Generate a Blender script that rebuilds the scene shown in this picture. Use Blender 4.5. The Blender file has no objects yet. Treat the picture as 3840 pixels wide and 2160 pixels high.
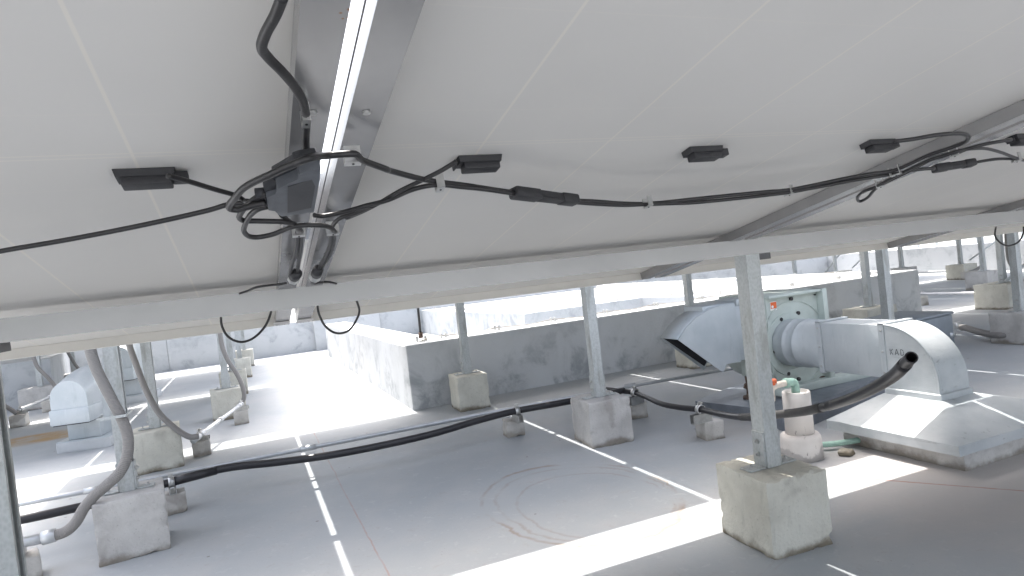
import bpy, bmesh, math, random
from mathutils import Vector, Matrix, noise

S = bpy.context.scene
COL = S.collection
rad = math.radians

# ------------------------------------------------------------------ camera
CAM_Z = 0.722
cam_d = bpy.data.cameras.new('camera')
cam_d.sensor_width = 36.0
cam_d.lens = 23.145
cam_d.clip_start = 0.01
cam_d.clip_end = 3000.0
cam = bpy.data.objects.new('camera', cam_d)
COL.objects.link(cam)
r_ = Vector((0.9222650971, -0.3701002561, -0.1115925224))
u_ = Vector((0.1118019950, -0.0209595821, 0.9935094412))
f_ = Vector((0.3700370313, 0.9287553480, -0.0220476560))
m = Matrix((r_, u_, -f_)).transposed().to_4x4()
m.translation = Vector((0, 0, CAM_Z))
cam.matrix_world = m
S.camera = cam

# ------------------------------------------------------------------ light
SX, SY = -0.025, 0.41          # horizontal run of the sun's direction per metre of height
sun_dir = Vector((SX, SY, 1.0)).normalized()
elev = math.asin(sun_dir.z)
W = bpy.data.worlds.new('World')
S.world = W
W.use_nodes = True
nt = W.node_tree
nt.nodes.clear()
sky = nt.nodes.new('ShaderNodeTexSky')
sky.sky_type = 'NISHITA'
sky.sun_disc = False
sky.sun_elevation = elev
sky.sun_rotation = math.atan2(SX, SY)
sky.dust_density = 6.0
sky.air_density = 1.0
bg = nt.nodes.new('ShaderNodeBackground')
bg.inputs['Strength'].default_value = 0.15
out = nt.nodes.new('ShaderNodeOutputWorld')
hs = nt.nodes.new('ShaderNodeHueSaturation')      # hazy, whitish tropical sky
hs.inputs['Saturation'].default_value = 0.55
nt.links.new(sky.outputs[0], hs.inputs['Color'])
nt.links.new(hs.outputs[0], bg.inputs[0])
nt.links.new(bg.outputs[0], out.inputs[0])
sd = bpy.data.lights.new('sun', 'SUN')
sd.energy = 2.0
sd.angle = rad(0.55)
sd.color = (1.0, 0.965, 0.92)
so = bpy.data.objects.new('sun', sd)
so.rotation_euler = sun_dir.to_track_quat('Z', 'Y').to_euler()
so.location = (0, 0, 12)
COL.objects.link(so)
S.view_settings.view_transform = 'Standard'
S.view_settings.look = 'None'
S.view_settings.gamma = 1.0
S.view_settings.exposure = 2.08
S.view_settings.use_curve_mapping = False
S.render.engine = 'CYCLES'
S.cycles.max_bounces = 10
S.cycles.diffuse_bounces = 7
S.cycles.glossy_bounces = 4
S.cycles.sample_clamp_indirect = 6.0

DATA = {
  'trunk': [[0.038, 0.403, 0.898], [0.034, 0.421, 0.894], [0.028, 0.443, 0.89], [0.026, 0.458, 0.887], [0.03, 0.47, 0.885], [0.039, 0.486, 0.881], [0.047, 0.505, 0.878], [0.054, 0.525, 0.874], [0.058, 0.546, 0.869], [0.06, 0.573, 0.864], [0.061, 0.599, 0.859], [0.064, 0.635, 0.852]],
  'left_run': [[-0.258, 0.867, 0.805], [-0.241, 0.86, 0.807], [-0.183, 0.84, 0.811], [-0.106, 0.807, 0.817], [-0.03, 0.771, 0.825], [-0.008, 0.756, 0.828], [0.013, 0.752, 0.828], [0.026, 0.756, 0.828]],
  'left_box_lead': [[-0.056, 0.669, 0.845], [-0.045, 0.68, 0.843], [-0.019, 0.71, 0.837], [-0.001, 0.73, 0.833], [0.008, 0.747, 0.829], [0.009, 0.725, 0.826], [0.018, 0.727, 0.825], [0.027, 0.712, 0.828]],
  'main_run': [[0.024, 0.66, 0.814], [0.015, 0.664, 0.813], [0.008, 0.667, 0.812], [-0.001, 0.673, 0.811], [-0.007, 0.671, 0.812], [-0.007, 0.66, 0.814], [-0.002, 0.641, 0.817], [0.006, 0.62, 0.822], [0.016, 0.604, 0.825], [0.026, 0.591, 0.827], [0.037, 0.579, 0.83], [0.047, 0.569, 0.832], [0.057, 0.56, 0.834], [0.08, 0.604, 0.845], [0.094, 0.601, 0.845], [0.103, 0.603, 0.845], [0.111, 0.616, 0.842], [0.123, 0.629, 0.84], [0.139, 0.643, 0.837], [0.147, 0.679, 0.843], [0.189, 0.709, 0.837], [0.216, 0.723, 0.834], [0.253, 0.74, 0.831], [0.294, 0.76, 0.827], [0.325, 0.774, 0.824]],
  'connector': [[0.324, 0.774, 0.824], [0.353, 0.787, 0.821], [0.387, 0.803, 0.818], [0.414, 0.816, 0.816], [0.44, 0.826, 0.814]],
  'main_run_b': [[0.439, 0.825, 0.814], [0.478, 0.837, 0.812], [0.533, 0.854, 0.808], [0.583, 0.865, 0.806], [0.624, 0.863, 0.806], [0.667, 0.86, 0.807], [0.81, 0.849, 0.809], [0.849, 0.849, 0.809], [0.896, 0.83, 0.813], [0.936, 0.811, 0.817], [0.976, 0.792, 0.82], [1.02, 0.783, 0.822], [1.024, 0.76, 0.827], [1.022, 0.721, 0.835], [1.033, 0.693, 0.84], [1.034, 0.673, 0.844], [1.019, 0.657, 0.847], [0.997, 0.646, 0.85], [0.967, 0.64, 0.851], [0.925, 0.642, 0.85], [0.896, 0.653, 0.848], [0.868, 0.66, 0.847]],
  'second_run': [[0.078, 0.769, 0.812], [0.087, 0.775, 0.811], [0.102, 0.771, 0.812], [0.12, 0.759, 0.814], [0.133, 0.748, 0.816], [0.162, 0.763, 0.823], [0.184, 0.735, 0.829], [0.2, 0.725, 0.831], [0.214, 0.722, 0.831], [0.243, 0.734, 0.829], [0.272, 0.746, 0.827], [0.324, 0.771, 0.822]],
  'second_run_b': [[0.436, 0.821, 0.811], [0.476, 0.834, 0.808], [0.531, 0.851, 0.805], [0.577, 0.857, 0.804], [0.623, 0.862, 0.803], [0.671, 0.867, 0.802], [0.815, 0.856, 0.804], [0.852, 0.848, 0.805], [0.906, 0.828, 0.809], [0.955, 0.807, 0.813], [1.028, 0.79, 0.817], [1.05, 0.781, 0.819], [1.074, 0.775, 0.82], [1.108, 0.776, 0.82]],
  'connector2': [[1.124, 0.788, 0.821], [1.143, 0.784, 0.822], [1.162, 0.778, 0.823], [1.183, 0.773, 0.824], [1.202, 0.77, 0.825]],
  'second_run_c': [[1.202, 0.77, 0.825], [1.241, 0.759, 0.827], [1.301, 0.764, 0.826], [1.35, 0.775, 0.824], [1.43, 0.799, 0.819]],
  'box2_lead': [[0.218, 0.666, 0.846], [0.207, 0.688, 0.841], [0.192, 0.713, 0.836], [0.173, 0.742, 0.83], [0.156, 0.78, 0.823], [0.139, 0.807, 0.817], [0.123, 0.831, 0.813], [0.144, 0.763, 0.818], [0.131, 0.783, 0.814], [0.113, 0.801, 0.811], [0.107, 0.815, 0.808], [0.105, 0.831, 0.805], [0.106, 0.869, 0.799], [0.109, 0.907, 0.791], [0.109, 0.97, 0.779], [0.106, 1.02, 0.769], [0.104, 1.059, 0.761]],
  'loop_b': [[0.025, 0.648, 0.821], [0.016, 0.661, 0.819], [0.008, 0.68, 0.815], [0.002, 0.701, 0.811], [0.0, 0.715, 0.808], [0.004, 0.724, 0.806], [0.017, 0.727, 0.805], [0.033, 0.732, 0.804], [0.046, 0.739, 0.803], [0.055, 0.751, 0.801], [0.059, 0.767, 0.797], [0.064, 0.858, 0.801], [0.066, 0.902, 0.792], [0.065, 0.963, 0.78], [0.063, 1.022, 0.769], [0.062, 1.084, 0.756]],
  'loop_c': [[0.026, 0.681, 0.813], [0.019, 0.684, 0.812], [0.011, 0.701, 0.809], [0.005, 0.73, 0.803], [0.003, 0.753, 0.798], [0.008, 0.772, 0.794], [0.016, 0.778, 0.793], [0.03, 0.773, 0.794], [0.044, 0.759, 0.797], [0.054, 0.749, 0.799], [0.069, 0.747, 0.799], [0.083, 0.752, 0.798], [0.093, 0.762, 0.796], [0.099, 0.778, 0.793], [0.11, 0.87, 0.799], [0.113, 0.908, 0.791], [0.114, 0.976, 0.778], [0.11, 1.026, 0.768], [0.106, 1.066, 0.76]],
  'loop_d': [[0.041, 0.731, 0.81], [0.052, 0.757, 0.804], [0.059, 0.773, 0.801], [0.063, 0.787, 0.798], [0.069, 0.859, 0.801], [0.071, 0.903, 0.792], [0.072, 0.988, 0.775], [0.073, 1.073, 0.758]],
  'thin_left': [[0.062, 1.187, 0.749], [0.054, 1.191, 0.748], [0.034, 1.192, 0.748], [0.014, 1.195, 0.747], [0.0, 1.214, 0.743], [-0.014, 1.233, 0.74]],
  'thin_right': [[0.11, 1.217, 0.743], [0.124, 1.209, 0.744], [0.136, 1.217, 0.743], [0.15, 1.236, 0.739]],
  'glandL': [[0.072, 1.059, 0.759], [0.069, 1.079, 0.755], [0.068, 1.113, 0.749]],
  'glandR': [[0.103, 1.051, 0.761], [0.102, 1.077, 0.756], [0.101, 1.116, 0.748]],
  'loopL': [[-0.049, 1.32, 0.719], [-0.052, 1.32, 0.697], [-0.051, 1.32, 0.682], [-0.043, 1.32, 0.664], [-0.024, 1.32, 0.652], [-0.003, 1.32, 0.655], [0.02, 1.32, 0.673], [0.034, 1.32, 0.697], [0.038, 1.32, 0.715]],
  'loopR': [[0.121, 1.32, 0.706], [0.12, 1.32, 0.697], [0.122, 1.32, 0.682], [0.13, 1.32, 0.661], [0.144, 1.32, 0.647], [0.158, 1.32, 0.643], [0.174, 1.32, 0.647], [0.191, 1.32, 0.666], [0.198, 1.32, 0.682], [0.196, 1.32, 0.698], [0.194, 1.32, 0.705]],
  'loopF': [[2.134, 1.32, 0.699], [2.127, 1.32, 0.682], [2.126, 1.32, 0.671], [2.14, 1.32, 0.653], [2.173, 1.32, 0.637], [2.2, 1.32, 0.636], [2.237, 1.32, 0.645], [2.263, 1.32, 0.671], [2.266, 1.32, 0.689]],
  'right_lead': [[1.119, 0.657, 0.842], [1.077, 0.673, 0.839], [1.062, 0.688, 0.836], [1.049, 0.697, 0.834], [1.045, 0.707, 0.832], [1.032, 0.729, 0.828], [1.033, 0.757, 0.822], [1.044, 0.796, 0.815], [1.053, 0.827, 0.809], [1.054, 0.838, 0.806], [1.059, 0.854, 0.803], [1.055, 0.873, 0.799], [1.088, 0.916, 0.791], [1.126, 0.942, 0.786], [1.116, 0.918, 0.79], [1.07, 0.859, 0.802], [1.058, 0.828, 0.808], [1.05, 0.78, 0.818], [1.035, 0.731, 0.828]],
  'right_lead2': [[1.339, 0.769, 0.823], [1.275, 0.748, 0.827], [1.188, 0.718, 0.833], [1.117, 0.698, 0.837], [1.082, 0.696, 0.837], [1.06, 0.703, 0.836], [1.049, 0.723, 0.832]],
  'clips': [[0.214, 0.722, 0.831], [0.577, 0.853, 0.805], [0.856, 0.852, 0.806], [1.021, 0.782, 0.819], [1.061, 0.709, 0.834], [1.062, 0.845, 0.807], [1.293, 0.755, 0.825], [0.059, 0.558, 0.867], [0.103, 0.62, 0.845], [0.065, 0.846, 0.802], [0.106, 0.848, 0.801]],
  'inv_face': [[0.034, 0.623, 0.821], [0.052, 0.604, 0.825], [0.051, 0.591, 0.827], [0.069, 0.581, 0.829], [0.07, 0.607, 0.824], [0.071, 0.697, 0.806], [0.04, 0.705, 0.805], [0.036, 0.699, 0.806], [0.034, 0.684, 0.809], [0.027, 0.683, 0.809], [0.025, 0.644, 0.817], [0.034, 0.638, 0.818]],
  'inv_label': [[0.043, 0.619, 0.821], [0.067, 0.602, 0.825], [0.067, 0.68, 0.809], [0.045, 0.693, 0.807]],
  'inv_knobL': [[0.023, 0.635, 0.824], [0.035, 0.627, 0.825], [0.035, 0.655, 0.82], [0.026, 0.66, 0.819]],
  'inv_top': [[0.031, 0.615, 0.833], [0.048, 0.59, 0.838], [0.069, 0.59, 0.838], [0.072, 0.609, 0.834], [0.054, 0.62, 0.832], [0.054, 0.633, 0.829], [0.036, 0.651, 0.825], [0.032, 0.628, 0.83]],
  'inv_cap': [[0.049, 0.607, 0.844], [0.055, 0.602, 0.845], [0.068, 0.6, 0.846], [0.07, 0.606, 0.844], [0.069, 0.62, 0.842], [0.05, 0.618, 0.842]],
  'pvc': [[-0.836, 2.53, 0.13], [-0.777, 2.536, 0.13], [-0.679, 2.549, 0.13], [-0.579, 2.569, 0.13], [-0.472, 2.583, 0.13], [-0.318, 2.663, 0.13], [-0.156, 2.711, 0.12], [0.033, 2.635, 0.12], [0.145, 2.597, 0.12], [0.712, 2.604, 0.125], [0.848, 2.671, 0.125], [0.972, 2.697, 0.125], [1.068, 2.678, 0.125], [1.215, 2.666, 0.125], [1.28, 2.651, 0.125], [1.416, 2.648, 0.125], [1.52, 2.639, 0.125]],
  'pvcR': [[1.496, 2.79, 0.125], [1.558, 2.683, 0.125], [1.552, 2.566, 0.125], [1.542, 2.459, 0.125], [1.516, 2.305, 0.125], [1.518, 2.2, 0.125], [1.53, 2.117, 0.125], [1.546, 2.045, 0.125]],
  'emt': [[-0.864, 2.748, 0.12], [-0.663, 2.757, 0.12], [0.759, 2.761, 0.12], [1.156, 2.764, 0.12], [1.325, 2.751, 0.12], [1.6, 2.735, 0.12], [2.094, 2.68, 0.12]],
  'flexA': [[-0.452, 2.27, 0.679], [-0.449, 2.27, 0.634], [-0.441, 2.27, 0.583], [-0.423, 2.27, 0.52], [-0.405, 2.27, 0.463], [-0.388, 2.27, 0.406], [-0.382, 2.27, 0.357], [-0.391, 2.27, 0.304], [-0.415, 2.27, 0.261], [-0.45, 2.27, 0.233], [-0.488, 2.27, 0.206], [-0.516, 2.27, 0.177], [-0.54, 2.27, 0.142], [-0.567, 2.27, 0.122], [-0.604, 2.27, 0.117]],
  'flexA_emt': [[-0.601, 2.27, 0.117], [-0.683, 2.27, 0.114]],
  'flexB': [[-0.527, 3.42, 0.645], [-0.524, 3.42, 0.59], [-0.51, 3.42, 0.515], [-0.489, 3.42, 0.411], [-0.467, 3.42, 0.334], [-0.44, 3.42, 0.265], [-0.405, 3.42, 0.212], [-0.361, 3.42, 0.16], [-0.323, 3.42, 0.131], [-0.289, 3.42, 0.129]],
  'flexC': [[-0.187, 4.5, 0.613], [-0.191, 4.5, 0.557], [-0.187, 4.5, 0.463], [-0.163, 4.5, 0.371], [-0.126, 4.5, 0.29], [-0.102, 4.5, 0.21], [-0.099, 4.5, 0.133], [-0.118, 4.5, 0.101]],
  'flexD': [[-1.755, 6.75, 0.515], [-1.752, 6.75, 0.454], [-1.734, 6.75, 0.375], [-1.673, 6.75, 0.279], [-1.628, 6.75, 0.185], [-1.633, 6.75, 0.134], [-1.655, 6.75, 0.111]],
  'flexE': [[-1.841, 5.9, 0.235], [-1.774, 5.9, 0.191], [-1.729, 5.9, 0.153], [-1.68, 5.9, 0.1]],
  'flexF': [[-1.797, 8.0, 0.476], [-1.778, 8.0, 0.411], [-1.737, 8.0, 0.301], [-1.701, 8.0, 0.229]],
  'flexG': [[8.81, 5.65, 0.532], [8.797, 5.65, 0.441], [8.797, 5.65, 0.349], [8.813, 5.65, 0.255], [8.779, 5.65, 0.153], [8.652, 5.65, 0.1], [8.533, 5.65, 0.084]],
  'flexH': [[5.62, 3.4, 0.613], [5.615, 3.4, 0.557], [5.616, 3.4, 0.484], [5.621, 3.4, 0.387], [5.682, 3.4, 0.291], [5.737, 3.4, 0.228], [5.748, 3.4, 0.174]],
  'flexI': [[4.277, 2.937, 0.05], [4.206, 2.832, 0.05], [4.053, 2.64, 0.05], [3.992, 2.516, 0.05], [4.027, 2.45, 0.05]],
  'emtR1': [[5.769, 4.304, 0.1], [5.717, 3.638, 0.1]],
  'emtR2': [[8.527, 6.385, 0.1], [8.527, 5.728, 0.1]],
  'emt2': [[-0.302, 3.6, 0.104], [-0.105, 4.33, 0.123]],
  'emt3': [[-1.618, 6.62, 0.126], [-1.676, 5.93, 0.1]],
  'rust_line': [[0.209, 5.08, 0.0], [0.253, 3.037, 0.0], [0.248, 1.667, 0.0]],
  'red_line': [[1.728, 1.368, 0.0], [1.736, 1.22, 0.0], [1.714, 1.058, 0.0]],
  'clipF': [[1.071, 3.957, 0.375], [1.424, 3.977, 0.375], [1.824, 3.964, 0.375], [2.229, 3.966, 0.375], [2.641, 3.987, 0.375], [3.043, 3.982, 0.375], [3.933, 4.051, 0.375], [4.44, 4.139, 0.375], [4.797, 4.092, 0.375]],
  'kad': [[1.653, 0.311], [1.656, 0.29], [1.596, 0.315], [1.599, 0.293]],
  'arc': [[0.615, 1.909, 0.0], [0.825, 2.227, 0.0], [1.089, 2.11, 0.0], [1.147, 1.732, 0.0], [0.827, 1.435, 0.0], [0.62, 1.589, 0.0], [1.083, 1.496, 0.0], [0.707, 1.351, 0.0]],
  'smear': [[0.156, 6.205, 0.0], [0.58, 5.434, 0.0], [0.322, 5.275, 0.0]],
  'sticker': [[2.048, 0.477], [2.083, 0.475], [2.081, 0.44], [2.047, 0.441]],
}
# ------------------------------------------------------------------ materials
def mat(name):
    m = bpy.data.materials.new(name)
    m.use_nodes = True
    return m, m.node_tree, m.node_tree.nodes['Principled BSDF']

def N(nt, t, **kw):
    n = nt.nodes.new(t)
    for k, v in kw.items():
        setattr(n, k, v)
    return n

def mix(nt, fac, a, b):
    n = N(nt, 'ShaderNodeMix', data_type='RGBA')
    for sock, v in ((n.inputs['Factor'], fac), (n.inputs['A'], a), (n.inputs['B'], b)):
        pass
    ins = [n.inputs[0], n.inputs[6], n.inputs[7]]
    for i, v in zip(ins, (fac, a, b)):
        if hasattr(v, 'links') or isinstance(v, bpy.types.NodeSocket):
            nt.links.new(v, i)
        elif isinstance(v, (int, float)):
            i.default_value = v
        else:
            i.default_value = (*v, 1) if len(v) == 3 else v
    return n.outputs[2]

def ramp(nt, val, p0, p1, c0=0.0, c1=1.0):
    n = N(nt, 'ShaderNodeMapRange', interpolation_type='SMOOTHSTEP')
    nt.links.new(val, n.inputs[0])
    n.inputs[1].default_value = p0
    n.inputs[2].default_value = p1
    n.inputs[3].default_value = c0
    n.inputs[4].default_value = c1
    return n.outputs[0]

def mathn(nt, op, a, b=None, c=None):
    n = N(nt, 'ShaderNodeMath', operation=op)
    for i, v in enumerate((a, b, c)):
        if v is None: continue
        if isinstance(v, (int, float)): n.inputs[i].default_value = v
        else: nt.links.new(v, n.inputs[i])
    return n.outputs[0]

def noise_n(nt, vec, scale, detail=4, rough=.55, dist=0.0):
    n = N(nt, 'ShaderNodeTexNoise')
    if vec is not None: nt.links.new(vec, n.inputs['Vector'])
    n.inputs['Scale'].default_value = scale
    n.inputs['Detail'].default_value = detail
    n.inputs['Roughness'].default_value = rough
    n.inputs['Distortion'].default_value = dist
    return n.outputs[0]

def coords(nt, kind='Position'):
    if kind == 'Position':
        return N(nt, 'ShaderNodeNewGeometry').outputs['Position']
    return N(nt, 'ShaderNodeTexCoord').outputs['Object']

def bump(nt, bsdf, h, strength=.3, dist=.01):
    b = N(nt, 'ShaderNodeBump')
    b.inputs['Strength'].default_value = strength
    b.inputs['Distance'].default_value = dist
    nt.links.new(h, b.inputs['Height'])
    nt.links.new(b.outputs[0], bsdf.inputs['Normal'])

def scaled(nt, vec, s):
    n = N(nt, 'ShaderNodeMapping')
    nt.links.new(vec, n.inputs[0])
    n.inputs['Scale'].default_value = s
    return n.outputs[0]

M = {}

def simple(key, col, rough=.5, metal=0.0, var=.12, nscale=30, bmp=.1, bscale=200, kind='Position', spec=None):
    m, nt, b = mat(key)
    v = coords(nt, kind)
    n1 = noise_n(nt, v, nscale, 5)
    dark = tuple(c*(1-var) for c in col); lite = tuple(min(1, c*(1+var)) for c in col)
    nt.links.new(mix(nt, ramp(nt, n1, .3, .7), dark, lite), b.inputs['Base Color'])
    b.inputs['Roughness'].default_value = rough
    b.inputs['Metallic'].default_value = metal
    if spec is not None: b.inputs['Specular IOR Level'].default_value = spec
    if bmp: bump(nt, b, noise_n(nt, v, bscale, 3), bmp, .001)
    M[key] = m
    return m, nt, b

simple('aluminium', (.50, .49, .48), .38, .35, .04, 12, 0)
simple('frame_brightened', (.66, .64, .60), .5, 0, .03, 12, 0)  # short rails: frame colour brightened to stand in for light from below
simple('dark_steel', (.10, .10, .105), .5, .3, .1, 20, 0)
simple('beam_aluminium', (.325, .325, .327), .27, .6, .05, 6, 0)
simple('black_rubber', (.018, .017, .018), .42, 0, .2, 60, .15, 400)
simple('black_pvc', (.022, .021, .024), .34, 0, .15, 20, .06, 200)
simple('box_plastic', (.022, .022, .025), .55, 0, .2, 60, .3, 500)
simple('inverter_grey', (.085, .092, .105), .55, .1, .12, 60, .25, 600)
simple('inverter_dark', (.030, .031, .036), .6, 0, .1, 60, .2, 600)
simple('steel_clip', (.50, .50, .49), .32, .8, .1, 60, .05, 200)
simple('grey_flex', (.23, .215, .205), .6, 0, .06, 20, 0)
simple('emt_silver', (.56, .57, .58), .35, .6, .08, 30, .05, 300)
simple('duct_inside', (.035, .035, .04), .8, 0, .2, 20, .1)
simple('dusty_black', (.045, .044, .044), .6, 0, .15, 60, .1)
simple('fan_green', (.455, .505, .47), .5, 0, .08, 14, .05)
simple('pipe_white', (.72, .68, .66), .6, 0, .06, 20, .1)
simple('valve_green', (.36, .55, .47), .55, 0, .1, 60, .1)
simple('valve_white', (.74, .66, .58), .5, 0, .08, 60, .1)
simple('valve_orange', (.75, .16, .06), .5, 0, .08, 60, .1)
simple('rust_brown', (.10, .065, .05), .85, 0, .5, 90, .5, 300)
simple('sticker_orange', (.72, .13, .03), .5, 0, .02, 20, 0)
simple('sticker_white', (.78, .78, .76), .5, 0, .02, 20, 0)
simple('stencil_ink', (.07, .08, .09), .7, 0, .5, 160, 0)
simple('flashing_grey', (.19, .21, .24), .45, .25, .12, 20, .06)
simple('grey_box_paint', (.27, .30, .33), .5, .1, .08, 12, .05)
simple('glass_cells', (.015, .02, .04), .12, 0, .1, 5, 0)
simple('rod_black', (.02, .022, .025), .45, .3, .1, 20, 0)
simple('wire_grey', (.25, .23, .2), .6, .2, .1, 20, 0)
simple('distant_ground', (.30, .31, .30), .9, 0, .25, .05, 0)
simple('railing_grey', (.45, .47, .48), .6, .3, .1, 5, 0)

# galvanised steel with spangle
m, nt, b = mat('galvanised')
v = coords(nt)
vo = N(nt, 'ShaderNodeTexVoronoi'); vo.inputs['Scale'].default_value = 170
nt.links.new(scaled(nt, v, (1, 1, .7)), vo.inputs['Vector'])
n1 = noise_n(nt, scaled(nt, v, (1, 1, .25)), 30, 5, .65)
c = mix(nt, ramp(nt, vo.outputs['Distance'], .0, .9), (.41, .43, .43), (.49, .51, .51))
c = mix(nt, ramp(nt, n1, .48, .70, 0, .85), c, (.31, .315, .295))
c = mix(nt, ramp(nt, noise_n(nt, v, 75, 5, .7), .60, .72, 0, .5), c, (.24, .24, .22))
nt.links.new(c, b.inputs['Base Color'])
b.inputs['Metallic'].default_value = .35
b.inputs['Roughness'].default_value = .5
bump(nt, b, n1, .08, .001)
M['galvanised'] = m

m, nt, b = mat('pipe_white')
v = coords(nt)
n1 = noise_n(nt, v, 12, 4); n2 = noise_n(nt, scaled(nt, v, (1, 1, .5)), 55, 4, .6, .3)
sp = N(nt, 'ShaderNodeSeparateXYZ'); nt.links.new(v, sp.inputs[0])
c = mix(nt, ramp(nt, n1, .3, .7), (.60, .565, .535), (.68, .645, .615))
c = mix(nt, ramp(nt, n2, .62, .68, 0, .8), c, (.22, .20, .19))
zz = mathn(nt, 'ADD', sp.outputs[2], mathn(nt, 'MULTIPLY', mathn(nt, 'SUBTRACT', n1, .5), .12))
c = mix(nt, ramp(nt, zz, .026, .034, .8, 0), c, (.36, .34, .33))
nt.links.new(c, b.inputs['Base Color']); b.inputs['Roughness'].default_value = .6
M['pipe_white'] = m

m, nt, b = mat('duct_paint')
v = coords(nt)
n1 = noise_n(nt, v, 7, 5, .6); n2 = noise_n(nt, scaled(nt, v, (1, 1, .18)), 30, 5, .65); n3 = noise_n(nt, v, 120, 3, .6); n4 = noise_n(nt, v, 4.5, 2, .5)
c = mix(nt, ramp(nt, n1, .3, .7), (.415, .455, .48), (.50, .53, .55))
c = mix(nt, ramp(nt, n2, .56, .74, 0, .4), c, (.30, .33, .345))
c = mix(nt, ramp(nt, n2, .40, .28, 0, .35), c, (.60, .62, .63))
c = mix(nt, ramp(nt, n3, .68, .76, 0, .5), c, (.25, .24, .22))
nt.links.new(c, b.inputs['Base Color'])
b.inputs['Metallic'].default_value = .2
nt.links.new(ramp(nt, n1, .3, .7, .34, .5), b.inputs['Roughness'])
bump(nt, b, mathn(nt, 'ADD', mathn(nt, 'MULTIPLY', n4, 3), mathn(nt, 'MULTIPLY', n3, .1)), .3, .012)
M['duct_paint'] = m

# weathered duct metal (dirty coated curb skirt)
m, nt, b = mat('duct_weathered')
v = coords(nt)
n1 = noise_n(nt, scaled(nt, v, (1, .35, 3)), 22, 6, .7)
n2 = noise_n(nt, v, 8, 5, .6)
c = mix(nt, ramp(nt, n2, .3, .7), (.42, .455, .475), (.53, .555, .57))
c = mix(nt, ramp(nt, n1, .60, .72, 0, .55), c, (.20, .21, .21))
nt.links.new(c, b.inputs['Base Color'])
b.inputs['Metallic'].default_value = .15
b.inputs['Roughness'].default_value = .5
bump(nt, b, n1, .35, .003)
M['duct_weathered'] = m

# panel backsheet: white polymer with faint printed cell gaps
m, nt, b = mat('backsheet')
v = coords(nt, 'Object')
sp = N(nt, 'ShaderNodeSeparateXYZ'); nt.links.new(v, sp.inputs[0])
def line_mask(nt, val, pitch, off, halfw):
    t = mathn(nt, 'DIVIDE', mathn(nt, 'SUBTRACT', val, off), pitch)
    fr = mathn(nt, 'ABSOLUTE', mathn(nt, 'SUBTRACT', mathn(nt, 'FRACT', mathn(nt, 'ADD', t, 100.5)), .5))
    return ramp(nt, fr, halfw/pitch*.5, halfw/pitch*1.4, 1, 0)
lx = line_mask(nt, sp.outputs[0], .1672, 0.0, .0016)
ly = line_mask(nt, sp.outputs[1], .1672, 0.0836, .0008)
mid = mathn(nt, 'ABSOLUTE', mathn(nt, 'SUBTRACT', mathn(nt, 'ABSOLUTE', sp.outputs[1]), .004))
lm_ = ramp(nt, mid, .0006, .002, .3, 0)
n1 = noise_n(nt, v, 2.2, 4, .5)
n2 = noise_n(nt, v, 90, 3, .5)
base = mix(nt, ramp(nt, n1, .3, .7), (.57, .553, .527), (.61, .592, .566))
lines = mathn(nt, 'MAXIMUM', mathn(nt, 'MAXIMUM', mathn(nt, 'MULTIPLY', lx, .42), mathn(nt, 'MULTIPLY', ly, .12)), lm_)
c = mix(nt, lines, base, (.74, .69, .60))
# yellowed band next to the module edge
ax = mathn(nt, 'ABSOLUTE', sp.outputs[0])
c = mix(nt, mathn(nt, 'MULTIPLY', ramp(nt, ax, .35, .5), ramp(nt, n1, .35, .65, .1, .5)), c, (.49, .462, .415))
nt.links.new(c, b.inputs['Base Color'])
b.inputs['Roughness'].default_value = .48
b.inputs['Specular IOR Level'].default_value = .35
bump(nt, b, n1, .12, .02)
M['backsheet'] = m

# aluminium frame with a few rust flecks
m, nt, b = mat('frame_aluminium')
v = coords(nt)
n1 = noise_n(nt, v, 14, 4)
n2 = noise_n(nt, v, 55, 2, .4)
c = mix(nt, ramp(nt, n1, .3, .7), (.32, .316, .316), (.36, .356, .356))
for px_, py_, pz_, rr_ in ((0.0760, 0.4370, 0.9030, 0.0011), (0.0780, 0.4430, 0.9020, 0.0009), (0.0810, 0.4420, 0.9030, 0.0009), (0.0810, 0.4330, 0.9040, 0.0014)):
    dn = N(nt, 'ShaderNodeVectorMath', operation='DISTANCE'); nt.links.new(v, dn.inputs[0]); dn.inputs[1].default_value = (px_, py_, pz_)
    c = mix(nt, ramp(nt, dn.outputs['Value'], rr_*.4, rr_*1.6, .85, 0), c, (.28, .11, .03))
nt.links.new(c, b.inputs['Base Color'])
b.inputs['Metallic'].default_value = .55
b.inputs['Roughness'].default_value = .27
M['frame_aluminium'] = m

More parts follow.
